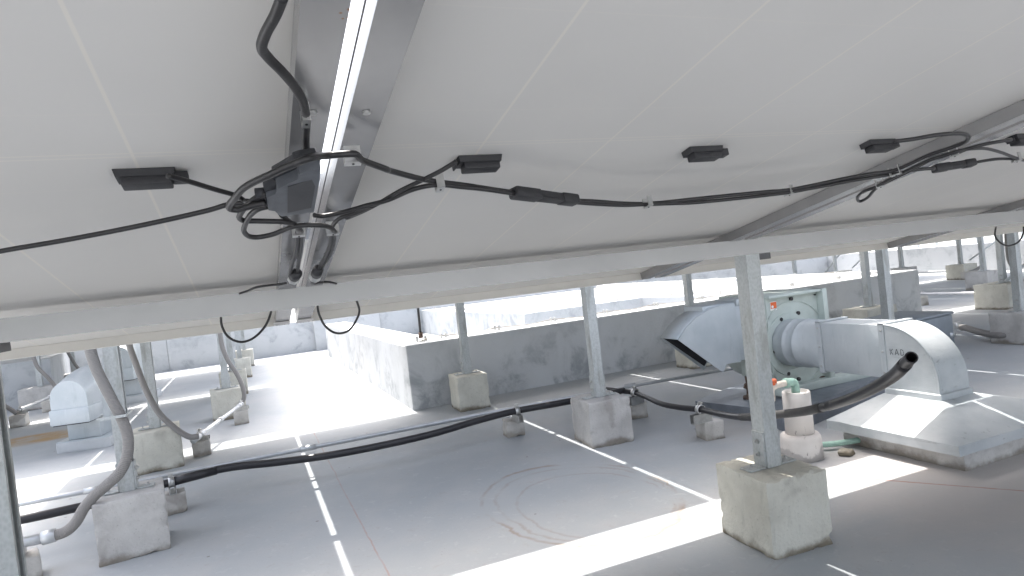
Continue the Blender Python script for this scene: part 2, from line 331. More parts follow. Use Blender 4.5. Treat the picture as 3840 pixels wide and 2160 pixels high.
# concrete footing
def concrete(key, c0, c1, grime=.8):
    m, nt, b = mat(key)
    v = coords(nt)
    sp = N(nt, 'ShaderNodeSeparateXYZ'); nt.links.new(v, sp.inputs[0])
    n1 = noise_n(nt, v, 9, 6, .62)
    n2 = noise_n(nt, scaled(nt, v, (1, 1, .3)), 26, 5, .65)
    n3 = noise_n(nt, v, 120, 4, .6)
    n4 = noise_n(nt, v, 5, 3, .5, .6)
    c = mix(nt, ramp(nt, n1, .32, .68), c0, c1)
    c = mix(nt, ramp(nt, n2, .55, .75, 0, .35), c, tuple(x*.62 for x in c0))
    c = mix(nt, ramp(nt, n3, .60, .74, 0, .5), c, tuple(x*.58 for x in c0))
    c = mix(nt, ramp(nt, n4, .46, .36, 0, .35), c, tuple(min(1, x*1.16) for x in c1))
    c = mix(nt, ramp(nt, n4, .62, .70, 0, .45), c, (.20, .175, .155))
    zz = mathn(nt, 'ADD', sp.outputs[2], mathn(nt, 'MULTIPLY', mathn(nt, 'SUBTRACT', n1, .5), .09))
    c = mix(nt, ramp(nt, zz, .002, .03, grime, 0), c, (.13, .10, .06))
    nt.links.new(c, b.inputs['Base Color'])
    b.inputs['Roughness'].default_value = .92
    b.inputs['Specular IOR Level'].default_value = .2
    vo = N(nt, 'ShaderNodeTexVoronoi'); vo.inputs['Scale'].default_value = 140
    nt.links.new(v, vo.inputs['Vector'])
    h = mathn(nt, 'ADD', mathn(nt, 'MULTIPLY', n3, .6), mathn(nt, 'ADD', n1, ramp(nt, vo.outputs['Distance'], 0, .16, 0, .22)))
    bump(nt, b, h, .9, .005)
    M[key] = m
concrete('concrete_warm', (.51, .492, .43), (.61, .592, .525))
concrete('concrete_grey', (.43, .415, .40), (.55, .535, .515), .6)
concrete('concrete_small', (.46, .44, .41), (.57, .55, .52), .5)

# painted plaster walls with mildew
m, nt, b = mat('plaster_wall')
v = coords(nt)
n1 = noise_n(nt, v, 1.6, 6, .6, .3)
n2 = noise_n(nt, v, 5.5, 7, .7, .4)
n3 = noise_n(nt, scaled(nt, v, (1, 1, .22)), 14, 5, .6)
n4 = noise_n(nt, v, 60, 4, .6)
c = mix(nt, ramp(nt, n1, .3, .7), (.49, .50, .505), (.56, .567, .57))
c = mix(nt, ramp(nt, n3, .55, .8, 0, .35), c, (.56, .58, .60))
n6 = noise_n(nt, v, 3.4, 5, .62, .8)
msk = mathn(nt, 'MULTIPLY', ramp(nt, n6, .46, .60), ramp(nt, n2, .42, .62))
sp = N(nt, 'ShaderNodeSeparateXYZ'); nt.links.new(v, sp.inputs[0])
low = ramp(nt, sp.outputs[2], .05, .42, 1.0, .25)
c = mix(nt, mathn(nt, 'MULTIPLY', mathn(nt, 'MULTIPLY', msk, low), .65), c, (.22, .235, .25))
c = mix(nt, mathn(nt, 'MULTIPLY', ramp(nt, n6, .56, .40), .45), c, (.58, .59, .60))
c = mix(nt, ramp(nt, n4, .62, .8, 0, .25), c, (.28, .30, .32))
nt.links.new(c, b.inputs['Base Color'])
b.inputs['Roughness'].default_value = .8
b.inputs['Specular IOR Level'].default_value = .25
bump(nt, b, mathn(nt, 'ADD', n4, mathn(nt, 'MULTIPLY', n2, 2)), .3, .006)
M['plaster_wall'] = m

# mildewed wall plaster again, base colour darkened to offset strong bounce light
m, nt, b = mat('plaster_dimmed')
v = coords(nt)
n1 = noise_n(nt, v, 1.6, 6, .6, .3)
n2 = noise_n(nt, v, 5.5, 7, .7, .4)
n3 = noise_n(nt, scaled(nt, v, (1, 1, .22)), 14, 5, .6)
n4 = noise_n(nt, v, 60, 4, .6)
c = mix(nt, ramp(nt, n1, .3, .7), (.385, .40, .41), (.45, .46, .468))
c = mix(nt, ramp(nt, n3, .55, .8, 0, .35), c, (.42, .435, .45))
n6 = noise_n(nt, v, 3.4, 5, .62, .8)
msk = mathn(nt, 'MULTIPLY', ramp(nt, n6, .46, .60), ramp(nt, n2, .42, .62))
sp = N(nt, 'ShaderNodeSeparateXYZ'); nt.links.new(v, sp.inputs[0])
low = ramp(nt, sp.outputs[2], .0, .5, 1.0, .7)
c = mix(nt, mathn(nt, 'MULTIPLY', mathn(nt, 'MULTIPLY', msk, low), .65), c, (.22, .235, .25))
c = mix(nt, mathn(nt, 'MULTIPLY', ramp(nt, n6, .56, .40), .45), c, (.44, .45, .46))
c = mix(nt, ramp(nt, n4, .62, .8, 0, .25), c, (.28, .30, .32))
nt.links.new(c, b.inputs['Base Color'])
b.inputs['Roughness'].default_value = .8
b.inputs['Specular IOR Level'].default_value = .25
bump(nt, b, mathn(nt, 'ADD', n4, mathn(nt, 'MULTIPLY', n2, 2)), .3, .006)
M['plaster_dimmed'] = m

# roof membrane
m, nt, b = mat('roof_coating')
v = coords(nt)
sp = N(nt, 'ShaderNodeSeparateXYZ'); nt.links.new(v, sp.inputs[0])
X, Y = sp.outputs[0], sp.outputs[1]
n1 = noise_n(nt, v, .9, 5, .55, .3)
n2 = noise_n(nt, v, 6, 6, .65)
n3 = noise_n(nt, v, 160, 3, .6)
n5 = noise_n(nt, scaled(nt, v, (.4, 1, 1)), 3.2, 6, .7, .5)
c = mix(nt, ramp(nt, n1, .3, .7), (.325, .348, .366), (.385, .398, .408))
c = mix(nt, ramp(nt, n2, .40, .75, 0, .45), c, (.43, .425, .42))
c = mix(nt, ramp(nt, n3, .58, .75, 0, .3), c, (.28, .28, .29))
n7 = noise_n(nt, v, 24, 5, .7, .4)
c = mix(nt, ramp(nt, n7, .56, .72, 0, .4), c, (.31, .30, .29))
c = mix(nt, ramp(nt, n7, .44, .28, 0, .4), c, (.50, .50, .49))
vs_ = N(nt, 'ShaderNodeTexVoronoi'); vs_.inputs['Scale'].default_value = 7
nt.links.new(v, vs_.inputs['Vector'])
c = mix(nt, ramp(nt, vs_.outputs['Distance'], .030, .045, .7, 0), c, (.16, .14, .12))
vs2 = N(nt, 'ShaderNodeTexVoronoi'); vs2.inputs['Scale'].default_value = 38
nt.links.new(v, vs2.inputs['Vector'])
c = mix(nt, mathn(nt, 'MULTIPLY', ramp(nt, vs2.outputs['Distance'], .05, .09, .6, 0), ramp(nt, n2, .45, .6)), c, (.24, .22, .20))
def blob(cx, cy, rx, ry, soft=.6, wob=.35):
    dx = mathn(nt, 'DIVIDE', mathn(nt, 'SUBTRACT', X, cx), rx)
    dy = mathn(nt, 'DIVIDE', mathn(nt, 'SUBTRACT', Y, cy), ry)
    d = mathn(nt, 'SQRT', mathn(nt, 'ADD', mathn(nt, 'MULTIPLY', dx, dx), mathn(nt, 'MULTIPLY', dy, dy)))
    d = mathn(nt, 'ADD', d, mathn(nt, 'MULTIPLY', mathn(nt, 'SUBTRACT', n5, .5), wob*2))
    return d
# pinkish soil wash on the right
c = mix(nt, mathn(nt, 'MULTIPLY', ramp(nt, blob(2.1, 1.1, 1.1, .95, wob=.5), .3, 1.0, 1, 0), .6), c, (.49, .44, .41))
# ponding rings (concentric dried silt)
for (cx, cy, rx, ry, a) in ((.88, 1.86, .29, .38, .6), (.89, 1.84, .262, .345, .35), (.90, 1.80, .225, .29, .3), (.84, 1.30, .27, .16, .4), (.86, 1.34, .31, .21, .35), (.74, 5.35, .5, .28, .3)):
    d = blob(cx, cy, rx, ry, wob=.16)
    ring = mathn(nt, 'MULTIPLY', ramp(nt, d, .955, .993), ramp(nt, d, .996, 1.025, 1, 0))
    ring = mathn(nt, 'MULTIPLY', ring, ramp(nt, noise_n(nt, v, 3.1, 3), .42, .58, 0, a*1.05))
    c = mix(nt, ring, c, (.25, .185, .13))
# ochre stain by the left vent, brown smear by the curb
st = mathn(nt, 'MULTIPLY', ramp(nt, blob(-1.35, 5.15, .5, .26, wob=.3), .5, 1.05, 1, 0), ramp(nt, n2, .35, .6, .45, 1))
c = mix(nt, st, c, (.36, .24, .12))
for (cx, cy, rx, ry, col, a) in ((.55, 5.45, .33, .16, (.40, .33, .25), .65), (.42, 5.6, .16, .05, (.2, .19, .18), .7), (.62, 5.5, .10, .04, (.2, .19, .18), .6), (1.9, 2.15, .5, .25, (.34, .30, .26), .5), (3.2, 2.3, .25, .12, (.40, .44, .45), .7)):
    st = mathn(nt, 'MULTIPLY', ramp(nt, blob(cx, cy, rx, ry, wob=.5), .4, 1.0, a, 0), ramp(nt, n5, .35, .6, .4, 1))
    c = mix(nt, st, c, col)
# hairline joints with rust bleeding
def hair(a, b_, w, col, k):
    global c
    (x0, y0), (x1, y1) = a, b_
    L = math.hypot(x1-x0, y1-y0); nx, ny = -(y1-y0)/L, (x1-x0)/L; tx, ty = (x1-x0)/L, (y1-y0)/L
    dd = mathn(nt, 'ADD', mathn(nt, 'MULTIPLY', mathn(nt, 'SUBTRACT', X, x0), nx), mathn(nt, 'MULTIPLY', mathn(nt, 'SUBTRACT', Y, y0), ny))
    dd = mathn(nt, 'ADD', dd, mathn(nt, 'MULTIPLY', mathn(nt, 'SUBTRACT', n5, .5), .02))
    tt = mathn(nt, 'ADD', mathn(nt, 'MULTIPLY', mathn(nt, 'SUBTRACT', X, x0), tx), mathn(nt, 'MULTIPLY', mathn(nt, 'SUBTRACT', Y, y0), ty))
    msk = mathn(nt, 'MULTIPLY', ramp(nt, mathn(nt, 'ABSOLUTE', dd), w*.4, w, k, 0), mathn(nt, 'MULTIPLY', ramp(nt, tt, 0, .05), ramp(nt, tt, L-.05, L, 1, 0)))
    msk = mathn(nt, 'MULTIPLY', msk, ramp(nt, n2, .3, .6, .35, 1))
    c = mix(nt, msk, c, col)
hair((.21, 8.9), (.253, .4), .0035, (.36, .22, .17), .6)
hair((1.62, 1.45), (2.2, .55), .006, (.33, .17, .13), .8)
hair((3.4, 3.6), (5.4, 2.2), .01, (.36, .25, .22), .6)
nt.links.new(c, b.inputs['Base Color'])
b.inputs['Roughness'].default_value = .62
b.inputs['Specular IOR Level'].default_value = .3
bump(nt, b, mathn(nt, 'ADD', mathn(nt, 'MULTIPLY', n3, .15), mathn(nt, 'MULTIPLY', n2, .6)), .35, .008)
M['roof_coating'] = m

# corrugated flexible conduit: fine ribbing along its length (u runs along the tube)
m, nt, b = mat('flex_conduit')
uv = N(nt, 'ShaderNodeUVMap').outputs[0]
wv = N(nt, 'ShaderNodeTexWave'); wv.inputs['Scale'].default_value = 60
nt.links.new(uv, wv.inputs['Vector'])
b.inputs['Base Color'].default_value = (.235, .222, .212, 1)
b.inputs['Roughness'].default_value = .6
bump(nt, b, wv.outputs['Fac'], .5, .002)
M['flex_conduit'] = m

# ------------------------------------------------------------------ mesh helpers
def link(name, bm, material, parent=None, smooth=False):
    me = bpy.data.meshes.new(name)
    bmesh.ops.recalc_face_normals(bm, faces=bm.faces)
    bm.to_mesh(me); bm.free()
    if material: me.materials.append(M[material])
    me.polygons.foreach_set('use_smooth', [True]*len(me.polygons))
    if not smooth: me.set_sharp_from_angle(angle=rad(32))
    o = bpy.data.objects.new(name, me)
    COL.objects.link(o)
    if parent: o.parent = parent
    return o

def part(name, bm, material, parent, smooth=False):
    """bm is in world coordinates; the part keeps its place under a parent Empty"""
    o = link(name, bm, material, None, smooth)
    root = parent
    off = Vector((0, 0, 0))
    p = parent
    while p is not None:
        off += p.location; p = p.parent
    o.data.transform(Matrix.Translation(-off))
    o.parent = parent
    return o

def tag(o, label, cat, group=None, kind=None):
    o['label'] = label; o['category'] = cat
    if group: o['group'] = group
    if kind: o['kind'] = kind
    return o

def thing(name, label, cat, loc=(0, 0, 0), group=None):
    o = bpy.data.objects.new(name, None)
    o.empty_display_size = .05
    COL.objects.link(o)
    o.location = loc
    return tag(o, label, cat, group)

def box(bm, lo, hi, mtx=None):
    vs = []
    for z in (lo[2], hi[2]):
        for x, y in ((lo[0], lo[1]), (hi[0], lo[1]), (hi[0], hi[1]), (lo[0], hi[1])):
            p = Vector((x, y, z))
            vs.append(bm.verts.new(mtx @ p if mtx else p))
    fs = []
    for f in ((0, 3, 2, 1), (4, 5, 6, 7), (0, 1, 5, 4), (1, 2, 6, 5), (2, 3, 7, 6), (3, 0, 4, 7)):
        fs.append(bm.faces.new([vs[i] for i in f]))
    return vs, fs

def bbox(lo, hi, mtx=None, bev=0.0, seg=2):
    bm = bmesh.new(); box(bm, lo, hi, mtx)
    if bev: bmesh.ops.bevel(bm, geom=list(bm.edges), offset=bev, segments=seg, affect='EDGES', profile=.5)
    return bm

def prism(bm, poly, d):
    """extrude a planar polygon (list of 3D points) by vector d"""
    a = [bm.verts.new(Vector(p)) for p in poly]
    b_ = [bm.verts.new(Vector(p)+Vector(d)) for p in poly]
    n = len(poly)
    bm.faces.new(a); bm.faces.new(b_[::-1])
    for i in range(n):
        bm.faces.new((a[i], b_[i], b_[(i+1) % n], a[(i+1) % n]))

def pprism(poly, d, bev=0):
    bm = bmesh.new(); prism(bm, poly, d)
    if bev: bmesh.ops.bevel(bm, geom=list(bm.edges), offset=bev, segments=2, affect='EDGES', profile=.5)
    return bm

def catmull(pts, sub=6):
    P = [Vector(p) for p in pts]
    if len(P) < 3: 
        return [P[0].lerp(P[-1], i/4) for i in range(5)]
    P = [P[0]*2-P[1]] + P + [P[-1]*2-P[-2]]
    out = []
    for i in range(1, len(P)-2):
        p0, p1, p2, p3 = P[i-1:i+3]
        # centripetal spacing
        t0 = 0; t1 = t0+max(1e-5, (p1-p0).length)**.5; t2 = t1+max(1e-5, (p2-p1).length)**.5; t3 = t2+max(1e-5, (p3-p2).length)**.5
        for k in range(sub):
            t = t1+(t2-t1)*k/sub
            A1 = p0*((t1-t)/(t1-t0))+p1*((t-t0)/(t1-t0)); A2 = p1*((t2-t)/(t2-t1))+p2*((t-t1)/(t2-t1)); A3 = p2*((t3-t)/(t3-t2))+p3*((t-t2)/(t3-t2))
            B1 = A1*((t2-t)/(t2-t0))+A2*((t-t0)/(t2-t0)); B2 = A2*((t3-t)/(t3-t1))+A3*((t-t1)/(t3-t1))
            out.append(B1*((t2-t)/(t2-t1))+B2*((t-t1)/(t2-t1)))
    out.append(P[-2])
    return out

def tube(pts, r, seg=12, sub=6, caps=True, bm=None, curve=True, radii=None):
    bm = bm or bmesh.new()
    uvl = bm.loops.layers.uv.verify()
    C = catmull(pts, sub) if curve else [Vector(p) for p in pts]
    n = len(C)
    T = [(C[min(i+1, n-1)]-C[max(i-1, 0)]).normalized() for i in range(n)]
    up = Vector((0, 0, 1)) if abs(T[0].z) < .9 else Vector((1, 0, 0))
    nrm = (up - T[0]*up.dot(T[0])).normalized()
    rings = []; L = [0]
    for i in range(n):
        nrm = (nrm - T[i]*nrm.dot(T[i])).normalized()
        bn = T[i].cross(nrm)
        rr = radii[i] if radii else r
        rings.append([bm.verts.new(C[i]+(nrm*math.cos(a)+bn*math.sin(a))*rr) for a in [2*math.pi*k/seg for k in range(seg)]])
        if i: L.append(L[-1]+(C[i]-C[i-1]).length)
    for i in range(n-1):
        for k in range(seg):
            f = bm.faces.new((rings[i][k], rings[i][(k+1) % seg], rings[i+1][(k+1) % seg], rings[i+1][k]))
            for lp, (u, w) in zip(f.loops, ((L[i], k), (L[i], k+1), (L[i+1], k+1), (L[i+1], k))):
                lp[uvl].uv = (u, w/seg)
    if caps:
        bm.faces.new(rings[0][::-1]); bm.faces.new(rings[-1])
    return bm

def cyl(p0, p1, r, seg=16, r1=None, bm=None):
    return tube([p0, p1], r, seg, curve=False, bm=bm, radii=[r, r1 if r1 is not None else r])

def lathe(axis_p, axis_d, prof, seg=32, bm=None):
    """prof: list of (distance along axis, radius)"""
    bm = bm or bmesh.new()
    d = Vector(axis_d).normalized()
    a = d.orthogonal().normalized(); b_ = d.cross(a)
    P = Vector(axis_p)
    rings = [[bm.verts.new(P+d*t+(a*math.cos(q)+b_*math.sin(q))*r) for q in [2*math.pi*k/seg for k in range(seg)]] for t, r in prof]
    for i in range(len(prof)-1):
        for k in range(seg):
            bm.faces.new((rings[i][k], rings[i][(k+1) % seg], rings[i+1][(k+1) % seg], rings[i+1][k]))
    bm.faces.new(rings[0][::-1]); bm.faces.new(rings[-1])
    return bm

def copy_tree(o, parent=None):
    c = o.copy(); COL.objects.link(c)
    if parent: c.parent = parent
    for ch in list(o.children): copy_tree(ch, c)
    return c

def rough_block(cx, cy, z0, sx, sy, sz, rot=0, seed=0, amp=.0022, cuts=9, taper=.0, bev=.0045):
    """cast concrete block: bevelled, slightly out of true, chipped edges"""
    bm = bmesh.new()
    box(bm, (-sx/2, -sy/2, 0), (sx/2, sy/2, sz))
    bmesh.ops.bevel(bm, geom=list(bm.edges), offset=bev, segments=2, affect='EDGES', profile=.5)
    big = [e for e in bm.edges if e.calc_length() > .03]
    bmesh.ops.subdivide_edges(bm, edges=big, cuts=cuts, use_grid_fill=True)
    bmesh.ops.triangulate(bm, faces=[f for f in bm.faces if len(f.verts) > 4])
    o = Vector((seed*3.17, seed*1.3, seed*.7))
    for v in bm.verts:
        p = v.co
        e = min(sx/2-abs(p.x), 1), min(sy/2-abs(p.y), 1), min(p.z, sz-p.z)
        near = sorted(e)[1]                      # distance to the closest edge
        n = noise.noise_vector(p*22+o)*amp
        n += noise.noise_vector(p*75+o)*amp*.5
        n += noise.noise_vector(p*190+o)*amp*.25
        chip = max(0, noise.noise(p*38+o*2)-.12)*max(0, 1-near/.018)
        c_in = Vector((-p.x, -p.y, (sz/2-p.z)))
        k = 1-taper*(p.z/sz-.5)
        p.x *= k; p.y *= k
        v.co = p+n+c_in.normalized()*chip*.022
        if v.co.z < .012: v.co.z = min(v.co.z, p.z)
    mt = Matrix.Translation((cx, cy, z0)) @ Matrix.Rotation(rad(rot), 4, 'Z')
    bmesh.ops.transform(bm, matrix=mt, verts=bm.verts)
    return bm

# ------------------------------------------------------------------ setting
def structure(name, bm, material, smooth=False):
    o = link(name, bm, material, None, smooth)
    o['kind'] = 'structure'
    return o

bm = bmesh.new()
box(bm, (-7, -6, -.3), (9.9, 9.15, 0))
structure('roof_floor', bm, 'roof_coating')

bm = bmesh.new()
vs = [bm.verts.new((x, y, -14)) for x, y in ((-1500, -1500), (1500, -1500), (1500, 1500), (-1500, 1500))]
bm.faces.new(vs)
structure('distant_ground', bm, 'distant_ground')

def wall(name, lo, hi, label, bev=.006):
    o = link(name, bbox(lo, hi, None, bev), 'plaster_dimmed')
    return tag(o, label, 'parapet wall')

wall('parapet_wall', (-1.0, 9.05, -.28), (9.95, 9.25, .408), 'long pale plaster parapet at the back of the roof behind the raised curb')
# left wall stands further forward, with a slightly skewed return
bm = bmesh.new()
prism(bm, [(-7, 7.15, -.01), (-1.74, 7.15, -.01), (-2.0, 9.05, -.01), (-.99, 9.05, -.01), (-.99, 9.25, -.01), (-7, 9.25, -.01)], (0, 0, .432))
tag(link('parapet_wall', bm, 'plaster_dimmed'), 'nearer mildewed parapet at far left behind the curved roof vents', 'parapet wall')
bm = bmesh.new()
prism(bm, [(9.85, 9.05, -.28), (9.75, 6.5, -.28), (9.6, 3.0, -.28), (9.5, -6, -.28), (9.75, -6, -.28), (9.85, 3.0, -.28), (10.0, 6.5, -.28), (10.1, 9.25, -.28)], (0, 0, .68))
tag(link('parapet_wall', bm, 'plaster_dimmed'), 'streaked parapet closing the far right side of the roof', 'parapet wall')
wall('pilaster', (.74, 8.97, -.005), (1.6, 9.047, .402), 'shallow plaster pilaster on the back parapet just left of the raised curb')
bpy.data.objects['pilaster']['category'] = 'pilaster'

# raised curb: front and left parapet legs, inner slab in an L, right parapet
cu = thing('raised_roof_curb', 'long low blue-grey plaster curb with sunlit top and lightning wire', 'roof curb', (.8, 3.74, 0))
bm = bmesh.new()
prism(bm, [(.80, 3.74, -.01), (5.2, 3.86, -.01), (5.2, 4.10, -.01), (1.03, 3.98, -.01), (1.02, 7.95, -.01), (.78, 7.95, -.01)], (0, 0, .385))
bmesh.ops.bevel(bm, geom=[e for e in bm.edges], offset=.006, segments=2, affect='EDGES')
part('low_parapet', bm, 'plaster_wall', cu)
bm = bmesh.new()
prism(bm, [(2.25, 5.42, -.01), (3.5, 5.45, -.01), (3.62, 4.06, -.01), (5.0, 4.10, -.01), (5.0, 9.04, -.01), (2.2, 9.04, -.01)], (0, 0, .36))
part('inner_slab', bm, 'plaster_dimmed', cu)  # darkened plaster copy shades the inner ledges by colour
bm = bmesh.new(); box(bm, (5.0, 4.11, -.01), (5.2, 9.03, .385))
part('side_parapet', bm, 'plaster_wall', cu)
bm = bmesh.new(); box(bm, (1.04, 3.99, -.01), (2.2, 9.03, .03))
part('well_floor', bm, 'roof_coating', cu)
# lightning wire with its clips
def wire(name, pts, label, r=.003):
    t = thing(name, label, 'lightning wire', pts[0])
    part('wire', tube(pts, r, 6, 4), 'wire_grey', t)
    return t
cl = [list(p) for p in DATA['clipF']]
cl = [[p[0], 3.74+(p[0]-.8)*.027+.15, .375] for p in cl]
pts = [[.92, 3.86, .384]]
for p in cl:
    pts.append([p[0]-.03, p[1], .392]); pts.append([p[0]+.25, p[1]+.02, .380])
wt = wire('lightning_wire', pts, 'thin grey lightning wire running along the front edge of the raised curb')
def clip_bm(x, y, z, s=1.0):
    bm = bmesh.new()
    box(bm, (x-.022*s, y-.02*s, z), (x+.022*s, y+.02*s, z+.006))
    box(bm, (x-.020*s, y-.008, z+.005), (x-.010*s, y+.008, z+.032*s))
    box(bm, (x+.006*s, y-.008, z+.005), (x+.017*s, y+.008, z+.030*s))
    return bm
for p in cl: part('wire_clip', clip_bm(p[0], p[1], p[2], 1.0), 'steel_clip', wt)
inner = [(2.36, 8.9), (2.37, 8.2), (2.37, 7.5), (2.38, 6.95), (2.38, 6.4), (2.38, 5.95), (2.42, 5.56), (2.95, 5.56), (3.3, 5.58), (3.6, 5.5), (3.66, 5.2), (3.68, 4.9), (3.70, 4.55), (3.75, 4.25)]
wt = wire('lightning_wire', [(x, y, .358+.012*(i % 2)) for i, (x, y) in enumerate(inner)], 'thin lightning wire following the stepped edge of the white slab inside the curb')
for x, y in inner[:]: part('wire_clip', clip_bm(x, y, .35, .9), 'steel_clip', wt)
ys = [8.7, 8.1, 7.5, 6.9, 6.3, 5.7, 5.1, 4.6]
wt = wire('lightning_wire', [(5.1, y, .38+.01*(i % 2)) for i, y in enumerate(ys)], 'thin lightning wire along the far right edge of the raised curb')
for y in ys: part('wire_clip', clip_bm(5.1, y, .375, .9), 'steel_clip', wt)

# lightning rod
t = thing('lightning_rod', 'slim black lightning rod clamped on the left corner of the raised curb', 'lightning rod', (.93, 3.9, .375))
part('rod', cyl((.93, 3.9, .40), (.945, 3.9, 1.25), .008, 10), 'rod_black', t, True)
part('rod_socket', cyl((.93, 3.9, .395), (.931, 3.9, .43), .014, 10), 'rust_brown', t, True)
bm = bmesh.new(); box(bm, (.895, 3.875, .375), (.965, 3.925, .381))
for sx_ in (-1, 1): box(bm, (.93+sx_*.026-.008, 3.89, .38), (.93+sx_*.026+.008, 3.91, .41))
part('rod_base', bm, 'steel_clip', t)

# ------------------------------------------------------------------ solar arrays
TILT = math.atan(.199)
CT, ST = math.cos(TILT), math.sin(TILT)
Y_LOW = 1.662
PW, PL = 1.0035, 1.955       # module size
BACK_C, FL_C, TOP_C = 1.012, .9905, 1.030   # plane heights at y=0: backsheet, flange, glass
ROT = Matrix.Rotation(-TILT, 4, 'X')

def make_panel():
    """local frame: origin at centre of backsheet, local z = panel normal"""
    t = bpy.data.objects.new('solar_panel', None)
    COL.objects.link(t)
    h0 = -(BACK_C-FL_C)*CT; h1 = (TOP_C-BACK_C)*CT
    w, l = PW/2, PL/2
    th, fl = .0025, .031
    def rail(a, b_, inward, fl=.031):
        bm = bmesh.new()
        a = Vector(a); b_ = Vector(b_); i = Vector(inward)
        g = i*.0016
        hm = h0+(h1-h0)*.55
        if fl > .01:
            # hollow box leg on the long sides: closed inner wall up to the backsheet
            prism(bm, [a+Vector((0, 0, h0)), a+Vector((0, 0, hm-.0012)), a+g*.9+Vector((0, 0, hm-.0006)), a+g*.9+Vector((0, 0, hm+.0022)), a+Vector((0, 0, hm+.003)), a+Vector((0, 0, h1)),
                       a+i*.0026+Vector((0, 0, h1)), a+i*.0026+Vector((0, 0, -.0006)), a+i*fl+Vector((0, 0, -.0006)), a+i*fl+Vector((0, 0, h0))], b_-a)
        else: prism(bm, [a+Vector((0, 0, h0)), a+Vector((0, 0, hm-.0012)), a+g*.9+Vector((0, 0, hm-.0006)), a+g*.9+Vector((0, 0, hm+.0022)), a+Vector((0, 0, hm+.003)), a+Vector((0, 0, h1)), a+i*.012+Vector((0, 0, h1)), a+i*.012+Vector((0, 0, h1-th)), a+i*th+Vector((0, 0, h1-th)),
                   a+i*th+Vector((0, 0, h0+th)), a+i*fl+Vector((0, 0, h0+th)), a+i*fl+Vector((0, 0, h0))], b_-a)
        return link('frame_rail', bm, 'frame_aluminium' if fl > .01 else 'frame_brightened', t)
    rail((-w, -l+.0, 0), (-w, l, 0), (1, 0, 0)); rail((w, -l, 0), (w, l, 0), (-1, 0, 0))
    rail((-w+.0025, -l, 0), (w-.0025, -l, 0), (0, 1, 0), .004); rail((-w+.0025, l, 0), (w-.0025, l, 0), (0, -1, 0), .004)
    bm = bmesh.new(); box(bm, (-w+.003, -l+.003, 0), (w-.003, l-.003, .003))
    link('backsheet', bm, 'backsheet', t)
    bm = bmesh.new(); box(bm, (-w+.003, -l+.003, .0035), (w-.003, l-.003, h1-.003))
    link('cell_glass', bm, 'glass_cells', t)
    return t

def jbox(t, x, y, lead):
    """split junction box: stepped moulded body"""
    bm = bmesh.new()
    w = .0275
    prism(bm, [(x-w, y-.0105, -.0005), (x+w, y-.0105, -.0005), (x+w-.002, y-.0095, -.008), (x-w+.002, y-.0095, -.008)], (0, .021, 0))
    o = link('junction_box', bm, 'box_plastic', t)
    bm = bbox((x-w+.006, y-.009, -.0165), (x+w-.004, y+.009, -.0075), None, .0015)
    link('junction_lid', bm, 'box_plastic', o)
    bm = bbox((x+lead*w-.004, y-.007, -.013), (x+lead*(w+.007)+.004, y+.007, -.003), None, .0012)
    link('cable_boot', bm, 'box_plastic', o)
    return o

def place_panel(t, xc, y_low):
    """y_low: world y of the outer lower edge"""
    yc = y_low-CT*PL/2
    t.location = (xc, yc, BACK_C-.199*(yc-(y_low-Y_LOW)))
    t.rotation_euler = (-TILT, 0, 0)

first = make_panel()
GR = 'solar panels laid side by side in the near row'
seam0 = .0895
desc1 = {
 -2: 'solar panel underside at the far left edge beyond the left cell line',
 -1: 'solar panel underside left of the bright vertical gap, black junction box on it',
  0: 'wide solar panel underside right of the bright vertical gap with three black junction boxes',
  1: 'solar panel underside past the second gap at upper right, cut by the picture edge',
}
MID_Y = .744
for k in range(-2, 9):
    t = first if k == -2 else copy_tree(first)
    xc = seam0+.51+1.02*k
    place_panel(t, xc, Y_LOW)
    lab = desc1.get(k, 'solar panel in the near row, %s beyond the second gap to the right' % {2: 'second', 3: 'third', 4: 'fourth', 5: 'fifth', 6: 'sixth', 7: 'seventh', 8: 'eighth'}.get(k, 'next'))
    tag(t, lab, 'solar panel', GR)
for k, t in zip(range(-2, 9), [o for o in COL.objects if o.name.startswith('solar_panel')]):
    ylocal = (MID_Y-t.location.y)/CT
    if k <= 2:
        for fx, ld in ((-.328, -1), (.001, 1), (.339, 1)):
            if k == -1 and fx > .3: ld = 1
            jbox(t, fx, ylocal, ld if not (k == 0 and fx < 0) else -1)

def rear_row(y_low, xs, group, word):
    for i, xc in enumerate(xs):
        t = copy_tree(first)
        for ch in list(t.children):
            if ch.name.startswith('junction'):
                for g in list(ch.children): bpy.data.objects.remove(g)
                bpy.data.objects.remove(ch)
        place_panel(t, xc, y_low)
        side = 'left' if xc < 3 else 'right'
        nth = ['first', 'second', 'third', 'fourth', 'fifth', 'sixth', 'seventh', 'eighth', 'ninth', 'tenth'][i]
        tag(t, 'solar panel of the %s row back, %s one across, above its shadow' % (word, nth), 'solar panel', group)
rear_row(3.93, [-.378+1.02*i for i in range(0, 10)], 'panels of the second row', 'second')
rear_row(6.20, [-.36-1.02*i for i in range(0, 3)]+[5.76+1.02*i for i in range(0, 4)], 'panels of the third row', 'third')
rear_row(8.47, [-.36-1.02*i for i in range(0, 3)]+[5.76+1.02*i for i in range(0, 4)], 'panels of the fourth row', 'fourth')

def channel(bm, p0, p1, w, h, th=.0028, lip=.006, open_dir='back'):
    """C channel along x: web toward -y, open toward +y"""
    x0, y0, z0 = p0; x1 = p1
    prism(bm, [(x0, y0, z0), (x0, y0+w, z0), (x0, y0+w, z0+lip), (x0, y0+w-th, z0+lip), (x0, y0+w-th, z0+th), (x0, y0+th, z0+th),
               (x0, y0+th, z0+h-th), (x0, y0+w-th, z0+h-th), (x0, y0+w-th, z0+h-lip), (x0, y0+w, z0+h-lip), (x0, y0+w, z0+h), (x0, y0, z0+h)], (x1-x0, 0, 0))

